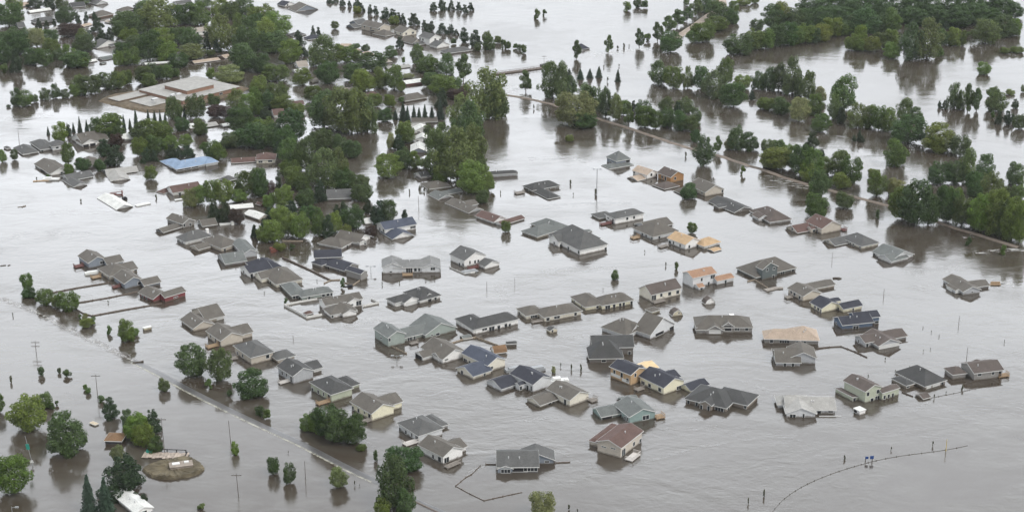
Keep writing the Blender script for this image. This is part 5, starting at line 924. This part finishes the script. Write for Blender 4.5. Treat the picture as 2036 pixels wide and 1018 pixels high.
PL('03', "b 30 238 392 135;b 110 178 372 145;b 200 188 362 145;b 270 218 352 125;b 340 198 342 145;y 470 203 332 135;b 410 228 342 94;b 550 148 292 155;b 620 188 282 135;b 690 178 272 135;b 800 58 272 230;b 730 128 262 135;b 900 118 252 125;b 1010 68 252 155;b 1150 88 202 135;b 1250 98 222 135;b 1360 88 212 135;b 1450 108 222 125;b 1560 78 222 155;b 1700 58 212 165;b 1790 78 202 125;b 1890 -5 152 135;b 1980 28 142 135;b 80 60 232 140;y 180 48 222 130;b 260 78 242 130;y 370 88 232 140;b 470 58 222 140;b 570 48 192 140;b 650 58 202 130;b 720 20 182 130;b 380 -22 102 135;b 480 -5 122 140;b 560 -20 122 140;b 650 -30 132 140;b 760 -40 142 140;b 870 -20 162 140;b 960 -20 152 140;b 1060 -20 142 140;b 1160 -5 152 140;b 1260 -10 152 140;b 1360 -20 152 140;b 1460 -10 162 140;b 1560 -30 152 140;b 1660 -40 152 140;b 1750 -20 132 130;b 1900 138 297 195;b 1960 148 282 105;y 700 278 402 110;b 765 208 382 94;b 750 318 407 94;y 850 303 407 135;b 950 248 382 135;b 1010 238 372 125;b 1010 348 465 130;c 1160 188 475 180;c 1290 168 475 230;u 1370 338 442 84;b 1400 238 362 94;b 1500 223 362 105;b 1440 248 352 84;b 1560 248 362 54;u 1605 248 292 42;b 1750 148 348 190;u 1622 318 352 22;p 1425 163 232 64;p 1470 138 222 64;p 1520 148 217 64;y 1890 378 422 72;y 1985 368 417 92;b 1725 488 585 94;y 1935 703 742 68;y 2030 663 722 32;c 60 528 712 94;c 130 508 712 125;c 240 463 735 155;c 190 598 742 84;c 365 568 782 115;c 280 618 752 94;w 455 683 802 84;b 150 768 892 135;w 290 778 952 145;b 400 738 902 125;b 460 903 1035 135;b 35 768 862 115;b 5 578 702 54;c 640 603 865 190;c 560 743 935 115;p 620 838 962 94;c 740 813 1002 135;b 830 828 1002 125;b 910 833 1022 115;b 990 848 1032 125;c 1115 783 955 135;b 1200 848 962 105;b 1150 928 1130 230;c 1500 653 850 105;c 1545 708 855 74;k 1600 653 878 78;k 1670 683 878 78;p 1380 788 842 34;p 1423 783 852 48;b 1795 683 762 94;b 1825 728 875 145;u 1790 868 927 42;p 1967 773 852 62;p 1845 873 972 64;p 1905 863 972 64;b 2000 898 1012 94;p 1945 888 962 42")
PL('13', "b 40 108 217 84;b 120 118 202 105;b 190 148 232 74;y 120 193 347 225;b 60 258 332 105;b 230 168 342 84;p 390 53 192 115;b 300 158 402 155;b 380 198 422 165;b 360 298 432 155;p 460 188 252 54;b 470 258 382 115;b 590 208 402 155;b 700 253 452 155;y 620 383 497 138;c 440 358 562 165;b 420 538 722 155;w 445 288 402 94;b 640 528 648 135;u 895 648 722 34;u 85 398 432 32;u 310 473 502 13;p 712 78 127 36;p 752 38 117 36;p 775 78 132 46;b 1040 113 322 165;y 1400 13 212 250;b 1340 88 192 115;b 1550 83 247 145;y 870 338 422 94;y 895 373 562 145;w 1050 428 562 155;b 1100 478 742 195;b 1200 468 785 250;b 1300 558 785 145;b 1395 308 467 175;b 1510 278 462 135;c 1600 198 462 135;b 1730 228 422 125;b 1690 368 482 125;b 1440 498 762 175;b 1560 548 792 155;b 1660 378 562 135;b 1700 568 832 185;c 1790 388 722 190;b 1830 528 862 185;b 1650 638 802 125;b 1950 568 902 185;b 2010 618 922 165;b 1880 598 872 145;b 1500 488 622 125;b 1990 468 582 115;b 1980 298 472 135;b 1930 478 622 125;u 1605 863 937 52;u 1870 928 1012 52")
# the hindmost trees of the far wood read as one mass
q = np.concatenate(FAR); n_ = len(q) // 4; me = bpy.data.meshes.new('woodland'); me.vertices.add(4 * n_); me.vertices.foreach_set('co', q.astype(np.float32).ravel())
me.loops.add(4 * n_); me.loops.foreach_set('vertex_index', np.arange(4 * n_, dtype=np.int32)); me.polygons.add(n_); me.polygons.foreach_set('loop_start', np.arange(0, 4 * n_, 4, dtype=np.int32)); me.update(calc_edges=True); me.materials.append(LEAF)
o = bpy.data.objects.new('woodland', me); o.color = (.068, .115, .038, 1); C.objects.link(o); tag(o, 'far dense wood whose crowns merge at the top right', 'woodland', kind='stuff'); print('FAR', len(FAR))
# ---- labels: each tree or shrub is told by its look, the landmark nearest to it and the side it stands on
LAND += [("sand island", 345, 930), ("submerged road", 460, 800), ("curved outfield fence", 1740, 910), ("footbridge", 1030, 145), ("tall slim lamp pole", 1186, 360), ("dirt road at the top", 1400, 40), ("top right wood", 1720, 40), ("drowned wood edge at right", 1930, 400),
         ("tall dark trees in mid picture", 700, 230), ("left centre wood", 600, 420), ("long muddy embankment", 1500, 320), ("open channel at top right", 1780, 130), ("row of blue spruces", 840, 235), ("maroon tree", 640, 60), ("tight row of four houses", 250, 560)]
cl = {}
for t in TREES:
    best = min(LAND, key=lambda q: (q[1] - t['u']) ** 2 + ((q[2] - t['v']) * 1.6) ** 2)
    dx, dy = t['u'] - best[1], (t['v'] - best[2]) * 1.6
    if abs(dx) < 22 and abs(dy) < 22: rel = 'beside'
    elif abs(dx) > abs(dy) * 1.3: rel = 'right of' if dx > 0 else 'left of'
    else: rel = 'in front of' if dy > 0 else 'behind'
    nm, cat, adj = KIND[t['kind']]; size = 'small ' if t['h'] < 3.5 else ('large ' if t['h'] > 11 else '')
    noun = 'shrub' if t['kind'] == 'u' else ('spruce' if t['kind'] == 's' else ('conifer' if t['kind'] == 'p' else 'tree'))
    t['d'] = f"{size}{t['cn']} {adj} {noun}"; t['p'] = f"{rel} the {best[0].rstrip(',')}"
    cl.setdefault((t['d'], t['p']), []).append(t)
ORD = "first second third fourth fifth sixth seventh eighth ninth tenth eleventh twelfth".split()
for (d, p), ts in cl.items():
    ts.sort(key=lambda t: t['u'])
    for i, t in enumerate(ts):
        lab = f"{d} {p}" if len(ts) == 1 else f"{d}, {ORD[i] if i < 12 else str(i + 1) + 'th'} from left, {p}"
        w_ = lab.split()
        if len(w_) > 16: lab = ' '.join(w_[:16])
        t['lab'] = lab
seen = {}
for t in TREES: seen.setdefault(t['lab'], []).append(t)
for lab, ts in seen.items():
    for i, t in enumerate(sorted(ts, key=lambda q: q['v'])):
        if i: 
            t['lab'] = ' '.join((('nearer ' if i == 1 else 'nearest ') + lab).split()[:16])
        cat = KIND[t['kind']][1]; tag(t['o'], t['lab'], cat, {'shrub': 'drowned shrubs and saplings', 'spruce': 'spruces in the flood', 'conifer': 'dark conifers in the flood'}.get(cat, 'flooded leafy trees'))
from collections import Counter
print('TREES', Counter(t['kind'] for t in TREES), 'houses', NH, 'dup labels', sum(v - 1 for v in Counter(t['o']['label'] for t in TREES).values()))

for o in bpy.data.objects:
    if 'label' in o and len(o['label'].split()) > 16: print('LONG', o.name, o['label'])

# ---- the air: thin even haze round the whole scene
mb = MB(); x0, x1, y0, y1, z0, z1 = -1400, 1400, -300, 2600, -5.2, CAM_H + 6
mb.hexa([(x0, y0, z0), (x1, y0, z0), (x1, y1, z0), (x0, y1, z0)], [(x0, y0, z1), (x1, y0, z1), (x1, y1, z1), (x0, y1, z1)])
m = bpy.data.materials.new('haze'); m.use_nodes = True; m.node_tree.nodes.clear(); v_ = m.node_tree.nodes.new("ShaderNodeVolumePrincipled"); v_.inputs['Color'].default_value = (.93, .95, 1, 1)
v_.inputs['Density'].default_value = .00004; v_.inputs['Anisotropy'].default_value = .2; mo = m.node_tree.nodes.new("ShaderNodeOutputMaterial"); m.node_tree.links.new(v_.outputs[0], mo.inputs['Volume'])
o = mb.build('haze', m); tag(o, None, None, kind='stuff')
